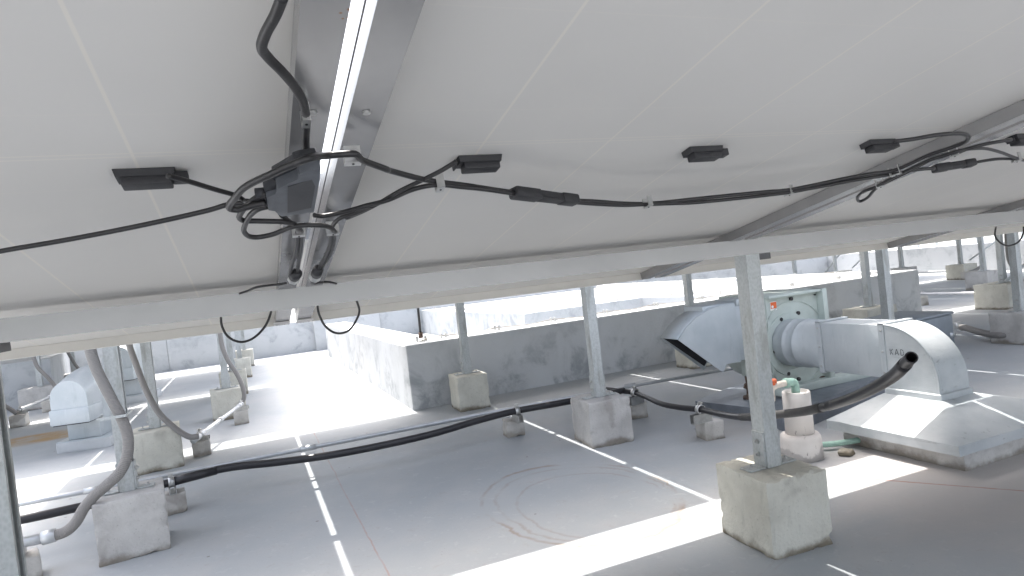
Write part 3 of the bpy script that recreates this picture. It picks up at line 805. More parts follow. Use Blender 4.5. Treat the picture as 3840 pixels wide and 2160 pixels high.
BH = .0385
def beam(y, zt, x0, x1, label, group):
    bm = bmesh.new()
    channel(bm, (x0, y, zt-BH), x1, .040, BH)
    o = link('support_beam', bm, 'beam_aluminium')
    return tag(o, label, 'support beam', group)
BG = 'aluminium support beams under the panel rows'
Z_LOW = FL_C-.199*1.262-.001
Z_LOW -= .199*.040
beam(1.262, Z_LOW+.0109, -2.0, 9.3, 'long brushed aluminium beam crossing the whole picture under the near panels', BG)
beam(.12, FL_C-.199*.16-.001, -2.0, 9.3, 'aluminium beam under the high side of the near panels, overhead', BG)
for n, (xa, xb, w) in ((1, (-.86, 9.3, 'second')), (2, (-2.9, .14, 'third')), (3, (-2.9, .14, 'fourth'))):
    beam(1.262+2.27*n, Z_LOW+.0109-.0, xa, xb, 'lower beam of the %s panel row on the left, behind the near one' % w, BG)
    beam(.12+2.27*n, FL_C-.199*.16-.001, xa, xb, 'upper beam of the %s panel row on the left, behind the near one' % w, BG)
beam(1.262+4.54, Z_LOW+.0109, 5.26, 9.3, 'lower beam of the third panel row at far right', BG)
beam(.12+4.54, FL_C-.199*.16-.001, 5.26, 9.3, 'upper beam of the third panel row at far right', BG)

# ------------------------------------------------------------------ posts on concrete footings
PG, KG = 'galvanised posts carrying the panel beams', 'concrete footing blocks under the posts'
def bolt(bm, p, d, r=.006, l=.006):
    d = Vector(d).normalized()
    tube([Vector(p), Vector(p)+d*l], r, 6, curve=False, bm=bm)
    tube([Vector(p)+d*l, Vector(p)+d*(l+.005)], r*.55, 6, curve=False, bm=bm)

def post(x, y, z0, z1, label, w=.041, detail=2, top_tab=False):
    """galvanised strut standing on a footing with an angle bracket on each side"""
    t = thing('support_post', label, 'post', (x, y, z0), PG)
    h = w/2; th = .003
    bm = bmesh.new()
    # channel, open to +x side, lips
    prism(bm, [(x-h, y-h, z0), (x+h, y-h, z0), (x+h, y-h+.008, z0), (x+h-th, y-h+.008, z0), (x+h-th, y-h+th, z0), (x-h+th, y-h+th, z0),
               (x-h+th, y+h-th, z0), (x+h-th, y+h-th, z0), (x+h-th, y+h-.008, z0), (x+h, y+h-.008, z0), (x+h, y+h, z0), (x-h, y+h, z0)], (0, 0, z1-z0))
    part('strut', bm, 'galvanised', t)
    if detail:
        for s in (-1, 1):
            bm = bmesh.new()
            xi = x+s*(h+.0008)
            xo = xi+s*.004
            box(bm, (min(xi, xo), y-.019, z0+.001), (max(xi, xo), y+.019, z0+.088))
            box(bm, (min(xi, xi+s*.05), y-.019, z0+.0005), (max(xi, xi+s*.05), y+.019, z0+.0045))
            br = part('base_bracket', bm, 'galvanised', t)
            for a_ in (((xo, y, z0+.032), (s, 0, 0)), ((xo, y, z0+.064), (s, 0, 0)), ((xi+s*.033, y, z0+.004), (0, 0, 1), .005, .004)):
                bm = bmesh.new(); bolt(bm, *a_)
                part('bolt', bm, 'steel_clip', br)
    if top_tab:
        bm = bmesh.new(); box(bm, (x+h+.0, y-.01, z1-.016), (x+h+top_tab, y+.045, z1-.001))
        part('top_tab', bm, 'dark_steel', t)
    return t

def block(x, y, sx, sy, sz, rot, seed, label, material='concrete_warm', name='concrete_footing', cat='footing', group=KG, **kw):
    o = link(name, rough_block(x, y, -.002, sx, sy, sz+.002, rot, seed, **kw), material, None, False)
    return tag(o, label, cat, group)

ZL = Z_LOW+.0109-BH+.0005
ZH = FL_C-.199*.16-.001-BH
posts = [
 # x, y, top, block sx, sy, sz, rot, seed, material, post label, block label
 (1.135, 1.283, ZL, .172, .195, .181, -4, 1, 'concrete_warm', 'nearest galvanised post at right, bolted to the big mossy footing', 'largest cube footing at lower right, mossy at its foot, sun stripe on top'),
 (-.405, 1.283, ZL, .18, .19, .18, 0, 2, 'concrete_grey', 'galvanised post cut by the lower left picture edge', 'footing of the leftmost near post, below the picture edge'),
 (1.278, 2.385, ZH, .182, .195, .181, -5, 3, 'concrete_grey', 'galvanised post in the middle, on the grey patched footing', 'grey patched footing in the middle, black pipe passing behind it'),
 (-.412, 2.36, ZH, .190, .185, .185, 8, 4, 'concrete_grey', 'galvanised post at left with thick grey conduit hugging it', 'big rough grey footing at lower left with pitted edges'),
 (2.98, 2.40, ZH, .19, .19, .18, 0, 5, 'concrete_grey', 'galvanised post rising behind the arched duct', 'footing hidden behind the arched duct'),
 (4.10, 2.45, ZH, .22, .22, .18, 0, 6, 'concrete_grey', 'galvanised post at the right picture edge beyond the duct', 'footing cut by the right picture edge with a black flexible pipe ending at it'),
 (1.085, 3.545, ZL, .175, .20, .19, -3, 7, 'concrete_warm', 'galvanised post just in front of the curb, left of centre', 'warm beige footing against the curb wall, sun sliver on its top edge'),
 (-.475, 3.53, ZL, .20, .22, .185, 6, 8, 'concrete_warm', 'galvanised post behind the left footing, hoses beside it', 'beige footing with rusty foot, just behind the big left one'),
 (2.60, 3.50, ZL, .18, .18, .18, 0, 9, 'concrete_warm', 'galvanised post behind the fan discharge hood', 'footing half hidden behind the mouth of the fan hood'),
 (4.20, 3.53, ZL, .30, .22, .185, 0, 10, 'concrete_warm', 'galvanised post before the curb, above the arched duct', 'wide beige footing at the curb wall above the arched duct'),
 (5.68, 3.50, ZL, .34, .27, .20, 0, 11, 'concrete_warm', 'post at far right with black conduit and brace, on wide footing', 'wide beige footing at far right below the diagonal brace'),
 (-.20, 4.66, ZH, .20, .19, .19, 4, 12, 'concrete_warm', 'post in the left far line with grey hose, first behind the white pipe', 'footing next to the small block at the end of the short white pipe'),
 (-.19, 5.80, ZL, .20, .20, .19, 0, 13, 'concrete_warm', 'second post back in the left far line', 'second footing back in the left far line, half hidden'),
 (-.15, 7.03, ZH, .19, .19, .19, 0, 14, 'concrete_warm', 'third post back in the left far line', 'third footing back in the left far line'),
 (-.12, 8.22, ZL, .19, .19, .19, 0, 15, 'concrete_warm', 'last post of the left far line near the back parapet', 'last footing of the left far line near the back parapet'),
 (-1.88, 5.82, ZL, .26, .24, .19, 0, 16, 'concrete_warm', 'post beyond the curved vents, cut by the left picture edge', 'rounded footing cut by the left picture edge'),
 (-1.80, 7.02, ZH, .30, .2, .19, 0, 17, 'concrete_grey', 'post before the nearer left parapet with grey hose', 'wide grey footing under the nearer left parapet'),
 (-1.80, 8.22, ZL, .2, .2, .19, 0, 18, 'concrete_grey', 'post in the left back corner behind the first curved vent', 'footing in the left back corner behind the first curved vent'),
 (7.20, 4.62, ZH, .26, .24, .19, 0, 19, 'concrete_grey', 'post at far right, middle one of the three in line', 'plain grey footing at far right, middle of three in line'),
 (8.58, 5.78, ZL, .26, .24, .19, 0, 20, 'concrete_warm', 'farthest right post with hose curving down to a small block', 'farthest right footing with dark damp foot'),
 (7.0, 7.0, ZH, .2, .2, .19, 0, 21, 'concrete_grey', 'lone far post behind the curb, right of centre', 'footing of the lone far post behind the curb'),
 (8.75, 7.9, ZL, .5, .2, .17, 0, 22, 'concrete_warm', 'far post with diagonal brace before the right parapet', 'long low far footing before the right parapet'),
 (7.55, 5.82, ZL, .24, .22, .25, 0, 23, 'concrete_grey', 'far post just right of the curb end with thin hose', 'footing peeping over the right end of the curb'),
]
for i, (x, y, zt, sx, sy, sz, rot, seed, mt, pl_, bl) in enumerate(posts):
    block(x, y, sx, sy, sz, rot, seed, bl, mt, cuts=20 if y < 3 else (11 if y < 4 else 5), amp=.0019 if y < 3 else .002)
    post(x, y, sz+.001, zt, pl_, detail=1 if y < 6 else 0, top_tab={0: .045, 1: .010}.get(i, 0))

# diagonal braces
def brace(p0, p1, label):
    t = cyl(p0, p1, .011, 8)
    return tag(link('diagonal_brace', t, 'galvanised', None, True), label, 'brace', 'thin diagonal braces of the far frames')
brace((5.612, 3.44, .215), (6.25, 3.44, .49), 'diagonal brace rising right from the wide far right footing')
brace((8.70, 5.74, .23), (9.35, 5.74, .47), 'diagonal brace beside the farthest right post')
brace((8.55, 7.95, .16), (9.15, 7.95, .60), 'left of two thin diagonal braces before the back parapet')
brace((9.0, 7.8, .20), (9.55, 7.8, .50), 'right of two thin diagonal braces before the back parapet')

# ------------------------------------------------------------------ small pipe blocks with strut and clamp
SG = 'small concrete blocks carrying pipes'
def small_block(x, y, rot, seed, label, s=.082, h=.072):
    return block(x, y, s, s, h, rot, seed, label, 'concrete_small', 'pipe_support_block', 'support block', SG, cuts=5, bev=.005, amp=.0015)
def clamp(x, y, z, direction, pr, label, pipe_z):
    """strut stub plus two-piece clamp round a pipe running along 'direction' (angle, deg)"""
    a = rad(direction)
    mt = Matrix.Translation((x, y, 0)) @ Matrix.Rotation(a, 4, 'Z')
    t = thing('pipe_clamp', label, 'pipe clamp', (x, y, z), 'strut clamps on the small blocks')
    bm = bmesh.new()
    L = .042
    h = max(.012, pipe_z-pr-z)
    # open strut lying across the pipe
    w = .012
    prism(bm, [mt @ Vector(p) for p in ((-w, -L, z), (w, -L, z), (w, -L, z+h), (w*.55, -L, z+h), (w*.55, -L, z+h-.003), (w-.003, -L, z+h-.003), (w-.003, -L, z+.003), (-w+.003, -L, z+.003), (-w+.003, -L, z+h-.003), (-w*.55, -L, z+h-.003), (-w*.55, -L, z+h), (-w, -L, z+h))], (mt.to_3x3() @ Vector((0, 2*L, 0))))
    part('strut_stub', bm, 'steel_clip', t)
    bm = bmesh.new()
    ring = []
    n = 20
    r0, r1 = pr+.0004, pr+.0034
    hw = .010
    vs = []
    for k in range(n):
        q = 2*math.pi*k/n
        vs.append([bm.verts.new(mt @ Vector((dx, math.sin(q)*r, pipe_z+math.cos(q)*r))) for dx, r in ((-hw, r0), (hw, r0), (hw, r1), (-hw, r1))])
    for k in range(n):
        A, B = vs[k], vs[(k+1) % n]
        for j in range(4): bm.faces.new((A[j], A[(j+1) % 4], B[(j+1) % 4], B[j]))
    part('strap', bm, 'steel_clip', t, True)
    bm = bmesh.new()
    box(bm, (-.008, -.0035, pipe_z+r1-.001), (.008, .0035, pipe_z+r1+.012), mt)
    tube([mt @ Vector((0, -.012, pipe_z+r1+.006)), mt @ Vector((0, .012, pipe_z+r1+.006))], .003, 6, curve=False, bm=bm)
    part('clamp_bolt', bm, 'steel_clip', t)
    return t

PZ = .1015
small_block(-.335, 2.69, 8, 31, 'small block behind the big left footing, carrying the black pipe')
small_block(1.03, 2.76, -4, 32, 'small block in the centre under the black pipe clamp')
small_block(1.585, 2.62, 0, 33, 'small block half hidden behind the grey patched middle footing')
small_block(1.60, 2.11, -8, 34, 'small block standing free left of the nearest right post')
small_block(-.69, 2.31, 20, 35, 'small block at the lower left corner beside the cut post')
small_block(-.30, 3.62, 4, 36, 'small block at the near end of the short white pipe')
small_block(-.125, 4.34, 2, 37, 'small block at the far end of the short white pipe', h=.08)
small_block(-1.68, 5.93, 0, 38, 'small block at far left, near end of the distant white pipe', .1, .09)
small_block(-1.655, 6.64, 0, 39, 'small block at far left, far end of the distant white pipe', .1, .09)
small_block(5.77, 4.30, 0, 40, 'small block right of the curb end carrying a silver pipe', .1, .085)
small_block(8.47, 5.62, 0, 41, 'farthest right small block where the hose ends', .13, .1)
clamp(-.335, 2.69, .071, 10, .0155, 'bright clamp on the small block behind the big left footing', .108)
clamp(1.03, 2.69, .071, -2, .0155, 'bright clamp on the small block in the centre', .120)
clamp(1.565, 2.575, .071, -75, .0155, 'clamp on the small block behind the middle footing', .122)
clamp(1.55, 2.09, .071, 88, .0155, 'clamp on the free standing small block left of the nearest post', .122)
clamp(-.69, 2.29, .071, 5, .014, 'clamp at the lower left corner by the cut post', .114)
clamp(-.30, 3.62, .071, 74, .0115, 'clamp at the near end of the short white pipe', .104)
clamp(-.118, 4.34, .079, 74, .0115, 'clamp at the far end of the short white pipe', .115)
clamp(-1.67, 5.95, .089, 82, .0115, 'clamp at the near end of the distant white pipe', .12)
clamp(-1.63, 6.62, .089, 82, .0115, 'clamp at the far end of the distant white pipe', .126)
clamp(5.77, 4.27, .084, 90, .0115, 'clamp right of the curb end on a silver pipe', .11)

# ------------------------------------------------------------------ pipes and conduits on the roof
def pipe(name, pts, r, material, label, cat, seg=16, sub=6, group=None, z=None):
    t = thing(name, label, cat, pts[0], group)
    if z is not None: pts = [(p[0], p[1], z) for p in pts]
    part('run', tube(pts, r, seg, sub), material, t, True)
    return t
def coupling(t, p0, p1, r, material='emt_silver', name='coupling'):
    return part(name, cyl(p0, p1, r, 16), material, t, True)

p = [(-1.1, 2.50, .118), (-.836, 2.53, .118), (-.65, 2.555, .115), (-.50, 2.60, .110), (-.335, 2.69, .108), (-.16, 2.715, .114), (.033, 2.655, .111), (.25, 2.605, .109), (.60, 2.60, .113), (.85, 2.66, .119), (1.03, 2.69, .120), (1.22, 2.67, .121), (1.42, 2.66, .123), (1.555, 2.65, .126)]
t = pipe('black_pipe', p, .0145, 'black_pvc', 'long black plastic pipe sagging across the roof between small blocks', 'pipe')
part('pipe_joint', cyl((-.335, 2.690, .108), (-.185, 2.7135, .1135), .0165, 16), 'black_pvc', t, True)
p = [(1.50, 2.86, .124), (1.535, 2.70, .123), (1.565, 2.575, .122), (1.553, 2.46, .118), (1.535, 2.32, .113), (1.54, 2.20, .115), (1.55, 2.09, .122), (1.52, 1.92, .135), (1.47, 1.75, .163), (1.42, 1.56, .21), (1.365, 1.36, .265), (1.30, 1.16, .338), (1.225, .995, .415), (1.133, .872, .482)]
t = thing('black_pipe', 'black plastic pipe curving past the nearest post to a cut open end', 'pipe', p[0])
bm = tube(p,    .0115, 18, 7, caps=False)
part('run', bm, 'black_pvc', t, True)
part('pipe_bore', tube(p, .0092, 18, 7, caps=False), 'black_rubber', t, True)
d = (Vector(p[-1])-Vector(p[-2])).normalized()
bm = bmesh.new()
o_ = Vector(p[-1]); a = d.orthogonal().normalized(); b2 = d.cross(a)
r1 = [bm.verts.new(o_+(a*math.cos(q)+b2*math.sin(q))*.0115) for q in [2*math.pi*k/18 for k in range(18)]]
r2 = [bm.verts.new(o_+(a*math.cos(q)+b2*math.sin(q))*.0092) for q in [2*math.pi*k/18 for k in range(18)]]
for k in range(18): bm.faces.new((r1[k], r1[(k+1) % 18], r2[(k+1) % 18], r2[k]))
part('cut_rim', bm, 'black_pvc', t)
# slit sleeve over the end part
q = catmull(p, 7)
sl = q[int(len(q)*.80):-2]
part('outer_sleeve', tube(sl, .0128, 18, 1, curve=False), 'black_pvc', t, True)
q0 = q[int(len(q)*.60):int(len(q)*.80)]
part('dusty_sleeve', tube(q0, .0122, 18, 1, curve=False), 'dusty_black', t, True)

t = pipe('metal_conduit', [(-1.1, 2.74, .120), (-.66, 2.757, .120), (.0, 2.762, .120), (.76, 2.761, .120), (1.33, 2.751, .120), (1.6, 2.74, .120), (2.094, 2.70, .120), (2.6, 2.66, .120)], .0085, 'emt_silver', 'long straight silver conduit running behind the black pipe', 'conduit')
for x in (-.62, .12, 1.62): coupling(t, (x, 2.757, .120), (x+.06, 2.758, .120), .0115)
t = pipe('metal_conduit', [(-1.1, 2.80, .108), (.76, 2.80, .108), (1.6, 2.775, .108)], .0075, 'emt_silver', 'second thinner silver conduit close behind the long straight one', 'conduit')
coupling(t, (-.50, 2.80, .108), (-.45, 2.80, .108), .0098)

def flexhose(key, r, label, ends=()):
    pts = DATA[key]
    t = thing('flexible_conduit', label, 'flexible conduit', pts[0], 'grey flexible conduits')
    part('hose', tube(pts, r, 16, 8), 'flex_conduit', t, True)
    return t
t = flexhose('flexA', .0155, 'thickest grey flexible conduit snaking down the left post to the lower left corner')
coupling(t, (-.592, 2.27, .1185), (-.625, 2.27, .1165), .0195, name='gland_nut')
coupling(t, (-.622, 2.27, .1165), (-.80, 2.285, .113), .0150, name='rigid_end')
bm = bmesh.new(); box(bm, (-.452, 2.2465, .427), (-.375, 2.25, .435)); box(bm, (-.452, 2.25, .427), (-.449, 2.33, .435)); box(bm, (-.378, 2.25, .427), (-.375, 2.345, .435))
tag(link('steel_strap', bm, 'galvanised'), 'steel strap holding the thick grey conduit to the left post', 'strap', 'steel straps on hoses')
t = flexhose('flexB', .0135, 'grey flexible conduit looping from the second left post to the short white pipe')
coupling(t, (-.318, 3.46, .106), (-.30, 3.56, .104), .0155, name='gland_nut')
t = pipe('metal_conduit', [(-.306, 3.55, .104), (-.118, 4.34, .115)], .0105, 'emt_silver', 'short bright white pipe between two small blocks at left', 'conduit')
for f in (.04, .45, .93):
    a_ = Vector((-.306, 3.55, .104)).lerp(Vector((-.118, 4.34, .115)), f); b2 = Vector((-.306, 3.55, .104)).lerp(Vector((-.118, 4.34, .115)), f+.06)
    coupling(t, a_, b2, .0135)
flexhose('flexC', .0135, 'grey flexible conduit bending down onto the far end of the short white pipe')
flexhose('flexD', .015, 'grey flexible conduit curving down before the nearer left parapet')
flexhose('flexE', .015, 'grey flexible conduit entering at the left picture edge')
flexhose('flexF', .015, 'short grey conduit running down to the left back corner footing')
t = pipe('metal_conduit', [(-1.675, 5.93, .12), (-1.63, 6.64, .126)], .012, 'emt_silver', 'distant white pipe between two small blocks at far left', 'conduit')
coupling(t, (-1.635, 6.56, .1255), (-1.63, 6.66, .126), .016)
flexhose('flexG', .02, 'grey hose bending down beside the farthest right post')
flexhose('flexH', .018, 'dark hose sweeping from the wide far right post to the floor')
t = flexhose('flexI', .02, 'black flexible pipe lying on the floor right of the grey box')
coupling(t, (4.30, 2.955, .055), (4.25, 2.895, .05), .026, name='end_fitting')
pipe('metal_conduit', [(5.77, 4.40, .11), (5.75, 3.60, .11)], .012, 'emt_silver', 'silver conduit on the far right floor beside the wide footing', 'conduit')
pipe('metal_conduit', [(8.50, 6.9, .11), (8.49, 5.66, .12)], .012, 'emt_silver', 'farthest thin silver conduit at right', 'conduit')

# ------------------------------------------------------------------ curved roof vents
def gooseneck(cx, cy, label, s=1.0, yaw=0):
    """arched hood: round-topped mouth facing local -y, riser box under the back half"""
    t = thing('roof_vent', label, 'roof vent', (cx, cy, 0), 'curved metal roof vents at left')
    mt = Matrix.Translation((cx, cy, 0)) @ Matrix.Rotation(rad(yaw), 4, 'Z')
    bm = rough_block(0, .02, -.002, .27*s, .24*s, .06, 0, 50, cuts=4, bev=.005); bmesh.ops.transform(bm, matrix=mt, verts=bm.verts)
    part('curb_block', bm, 'plaster_wall', t)
    bm = bmesh.new(); box(bm, (-.13*s, -.10*s, .057), (.13*s, .14*s, .064), mt)
    part('base_flange', bm, 'duct_paint', t)
    w = .088*s
    part('riser', bbox((-.082*s, -.075*s, .064), (.082*s, .10*s, .24*s), mt, .004), 'duct_paint', t)
    zc = .30*s
    # arched shell: rows from the mouth (front, curling down) to the back
    rows = []
    for k in range(0, 9):
        f = k/8
        y = (-.20+.30*f)*s
        lift = (.045*math.sin(f*math.pi/2))*s
        shr = 1-.10*(1-f)**3
        ring = [(-w, y, .20*s)]
        for a in range(0, 13):
            q = math.pi-math.pi*a/12
            ring.append((w*math.cos(q), y, zc+(.10*s*shr)*math.sin(q)+lift))
        ring.append((w, y, .20*s))
        rows.append(ring)
    bm = bmesh.new()
    V = [[bm.verts.new(mt @ Vector(p_)) for p_ in r_] for r_ in rows]
    n_ = len(rows[0])
    for i in range(len(V)-1):
        for k in range(n_): bm.faces.new((V[i][k], V[i][(k+1) % n_], V[i+1][(k+1) % n_], V[i+1][k]))
    bm.faces.new(V[0]); bm.faces.new(V[-1][::-1])
    part('curved_hood', bm, 'duct_paint', t)
    part('mouth_collar', bbox((-w-.007, -.212*s, .165*s), (w+.007, -.05*s, .245*s), mt, .003), 'duct_paint', t)
    bm = bmesh.new(); box(bm, (-w+.004, -.205*s, .160*s), (w-.004, -.055*s, .1645*s), mt)
    part('mouth_opening', bm, 'duct_inside', t)
    return t
gooseneck(-.93, 4.46, 'nearer arched metal roof vent at left, in front of the big conduit', 1.05, -12)
gooseneck(-1.0, 6.44, 'farther arched metal roof vent at left, between the grey hoses', 1.25, -12)

# ------------------------------------------------------------------ fan pad, fan, duct
pad = thing('sheet_metal_pad', 'low dark grey sheet metal pad under the fan', 'equipment pad', (1.85, 2.0, 0))
bm = bmesh.new()
lowp = [(1.905, 2.60), (1.845, 1.985), (1.93, 1.955), (2.62, 2.14), (3.2, 2.3), (3.1, 2.75), (2.2, 2.72)]
hz = [.02, .078, .082, .082, .08, .05, .02]
vb = [bm.verts.new((x, y, -.001)) for x, y in lowp]; vt = [bm.verts.new((x, y, z)) for (x, y), z in zip(lowp, hz)]
cen = bm.verts.new((2.4, 2.35, .07))
for i in range(len(lowp)):
    j = (i+1) % len(lowp)
    bm.faces.new((vb[i], vb[j], vt[j], vt[i])); bm.faces.new((vt[i], vt[j], cen))
part('flashing', bm, 'flashing_grey', pad)

F = thing('exhaust_fan', 'pale green centrifugal exhaust fan with blue-grey discharge hood and orange sticker', 'exhaust fan', (2.15, 2.3, .08))
YF = 2.20
x0, x1, zb, zt = 2.03, 2.335, .10, .505
# side plate with scroll ring and frame
part('side_plate', bbox((x0+.004, YF+.006, zb), (x1-.004, YF+.012, zt-.004)), 'fan_green', F)
for nm, lo, hi in (('frame_bar', (x0-.006, YF+.002, zb), (x0+.010, YF+.04, zt)), ('frame_bar', (x1-.022, YF-.03, zb), (x1+.004, YF+.04, zt)), ('frame_bar', (x0-.008, YF-.022, zt-.012), (x1+.006, YF+.30, zt+.0)), ('frame_bar', (x0-.004, YF-.035, zb-.022), (x1+.35, YF+.02, zb+.012))):
    part(nm, bbox(lo, hi, None, .002), 'fan_green', F)
CXF, CZF = 2.165, .285
def ringbm(cx, cz, y, r0, r1, t, seg=40):
    return lathe((cx, y, cz), (0, -1, 0), [(0, r1), (t, r1), (t, r0)], seg)
def annulus(cx, cz, y, r0, r1, t, seg=48):
    bm = bmesh.new(); V = []
    for k in range(seg):
        q = 2*math.pi*k/seg
        V.append([bm.verts.new((cx+math.cos(q)*r, yy, cz+math.sin(q)*r)) for r, yy in ((r0, y), (r1, y), (r1, y-t), (r0, y-t))])
    for k in range(seg):
        A, B = V[k], V[(k+1) % seg]
        for j in range(4): bm.faces.new((A[j], A[(j+1) % 4], B[(j+1) % 4], B[j]))
    return bm
part('scroll_rim', annulus(CXF, CZF, YF+.006, .182, .186, .004), 'fan_green', F, False)
part('inlet_ring', annulus(CXF-.03, CZF+.0, YF+.006, .108, .135, .008), 'fan_green', F, False)
for (hx, hzz) in ((2.163, .478), (2.095, .397), (2.195, .412), (2.105, .16), (2.16, .128), (2.045, .265), (2.30, .48)):
    part('round_hole', cyl((hx, YF+.0035, hzz), (hx, YF-.0035, hzz), .0085 if hx != 2.30 else .003, 14), 'black_rubber', F)
st = part('warning_sticker', bbox((2.047, YF+.0035, .440), (2.083, YF+.0058, .478)), 'sticker_white', F)
bm = bmesh.new(); box(bm, (2.050, YF+.0022, .448), (2.081, YF+.0034, .475)); part('orange_field', bm, 'sticker_orange', st)
part('white_dot', cyl((2.058, YF+.0021, .456), (2.058, YF+.0012, .456), .006, 14), 'sticker_white', st)
# scroll housing behind
part('scroll_housing', lathe((2.18, YF+.30, .29), (0, -1, 0), [(0, .178), (.285, .178)], 40), 'fan_green', F, True)
# discharge box
YH = 2.295
part('discharge_box', bbox((1.935, YH, .235), (2.10, YH+.125, .475), None, .002), 'duct_paint', F)
part('box_flange', bbox((1.943, YH-.008, .475), (2.10, YH+.135, .502), None, .003), 'duct_paint', F)
part('box_flange', bbox((1.775, YH+.01, .462), (1.935, YH+.140, .490), None, .003), 'duct_paint', F)
# hood: curved top shell, open diagonal mouth
top = [(1.938, .485), (1.88, .4855), (1.80, .476), (1.725, .448), (1.672, .413), (1.627, .370)]
low = [(1.838, .198), (1.860, .233), (1.938, .230)]
dpt = .125
bm = bmesh.new()
def shell(poly, d, wall):
    pass
outer = [(x, YH-.003, z) for x, z in top] + [(x, YH-.003, z) for x, z in low]
# near cheek, far cheek, curved back, bottom
prism(bm, outer, (0, .004, 0))
hood_n = part('hood_cheek', bm, 'duct_paint', F)
bm = bmesh.new(); prism(bm, [(x, YH+dpt-.001, z) for x, z in top+low], (0, .004, 0)); part('hood_cheek', bm, 'duct_paint', F)
bm = bmesh.new()
tn = [Vector((x, YH+.001, z)) for x, z in top]; 
def offs(pts, d):
    out = []
    for i, p_ in enumerate(pts):
        a_ = pts[max(0, i-1)]; b_ = pts[min(len(pts)-1, i+1)]
        tdir = (b_-a_).normalized(); n_ = Vector((tdir.z, 0, -tdir.x))
        out.append(p_-n_*d)
    return out
ti = offs(tn, -.004)
V = []
for a_, b_ in zip(tn, ti):
    V.append([bm.verts.new(a_), bm.verts.new(a_+Vector((0, dpt-.002, 0))), bm.verts.new(b_+Vector((0, dpt-.002, 0))), bm.verts.new(b_)])
for i in range(len(V)-1):
    for j in range(4): bm.faces.new((V[i][j], V[i][(j+1) % 4], V[i+1][(j+1) % 4], V[i+1][j]))
part('hood_top', bm, 'duct_paint', F, True)
bm = bmesh.new()
box(bm, (1.85, YH+.002, .230), (1.938, YH+dpt-.002, .234)); part('hood_bottom', bm, 'duct_paint', F)
bm = bmesh.new()
cin = [(x, z) for x, z in ((1.925, .470), (1.80, .462), (1.73, .435), (1.68, .402), (1.643, .366), (1.838, .215), (1.862, .240), (1.925, .240))]
a_ = [bm.verts.new((x, YH+dpt-.0035, z)) for x, z in cin]; bm.faces.new(a_)
part('hood_inside', bm, 'duct_inside', F)
bm = bmesh.new()
a_ = [bm.verts.new((x, y, z)) for x, y, z in ((1.925, YH+.003, .24), (1.925, YH+dpt-.004, .24), (1.925, YH+dpt-.004, .47), (1.925, YH+.003, .47))]
bm.faces.new(a_); part('hood_throat', bm, 'duct_inside', F)
# feet with rusty isolation springs
for fx, fy in ((2.02, 2.34), (2.30, 2.23)):
    part('foot_bracket', bbox((fx-.02, fy-.02, .150), (fx+.035, fy+.03, .235), None, .003), 'fan_green', F)
    sp_ = part('isolator', lathe((fx, fy, .048), (0, 0, 1), [(0, .040), (.012, .040), (.012, .024), (.045, .022), (.05, .034), (.066, .030), (.072, .022), (.10, .024)], 14), 'rust_brown', F, True)
part('motor_knob', lathe((1.985, 2.28, .205), (0, -1, 0), [(0, .012), (.02, .012), (.022, .006), (.045, .006)], 12), 'steel_clip', F, True)

# duct: round collar, transition, square duct, elbow, riser, skirted base
Dt = thing('exhaust_duct', 'big pale metal duct arching from the fan down into a pyramid base, stencilled KAD', 'duct', (2.1, 1.6, 0))
XL, XR = 2.05, 2.195
ZB, ZT = .205, .395
yj = 1.955
bm = bmesh.new()
secs = []
cxm, czm = (XL+XR)/2, (ZB+ZT)/2
def ring_round(y, r, cx, cz, n=32):
    out = []
    for k in range(n):
        q = 2*math.pi*(k+.5)/n
        out.append((cx+r*math.cos(q), y, cz+r*math.sin(q)))
    return out
def ring_square(y, n=32):
    out = []
    for k in range(n):
        q = 2*math.pi*(k+.5)/n
        c_, s_ = math.cos(q), math.sin(q)
        mx = max(abs(c_), abs(s_))
        out.append((cxm+c_/mx*(XR-XL)/2, y, czm+s_/mx*(ZT-ZB)/2))
    return out
rr = [ring_round(YF+.004, .100, 2.135, .292), ring_round(YF-.05, .100, 2.132, .294), ring_round(YF-.052, .103, 2.132, .294), ring_round(YF-.062, .103, 2.131, .294), ring_round(YF-.064, .100, 2.131, .295), ring_round(YF-.11, .0995, 2.126, .297), ring_round(YF-.112, .102, 2.126, .297), ring_round(YF-.12, .102, 2.126, .297), ring_round(YF-.122, .099, 2.125, .298)]
sq = ring_square(yj)
rd = rr[-1]
for f in (.35, .7): rr.append([tuple(Vector(a).lerp(Vector(b_), f)) for a, b_ in zip(rd, sq)])
rr.append(sq)
V = [[bm.verts.new(p_) for p_ in r_] for r_ in rr]
for i in range(len(V)-1):
    for k in range(32): bm.faces.new((V[i][k], V[i][(k+1) % 32], V[i+1][(k+1) % 32], V[i+1][k]))
part('round_collar', bm, 'duct_paint', Dt, True)
cyc_, czc_ = 1.68, .205
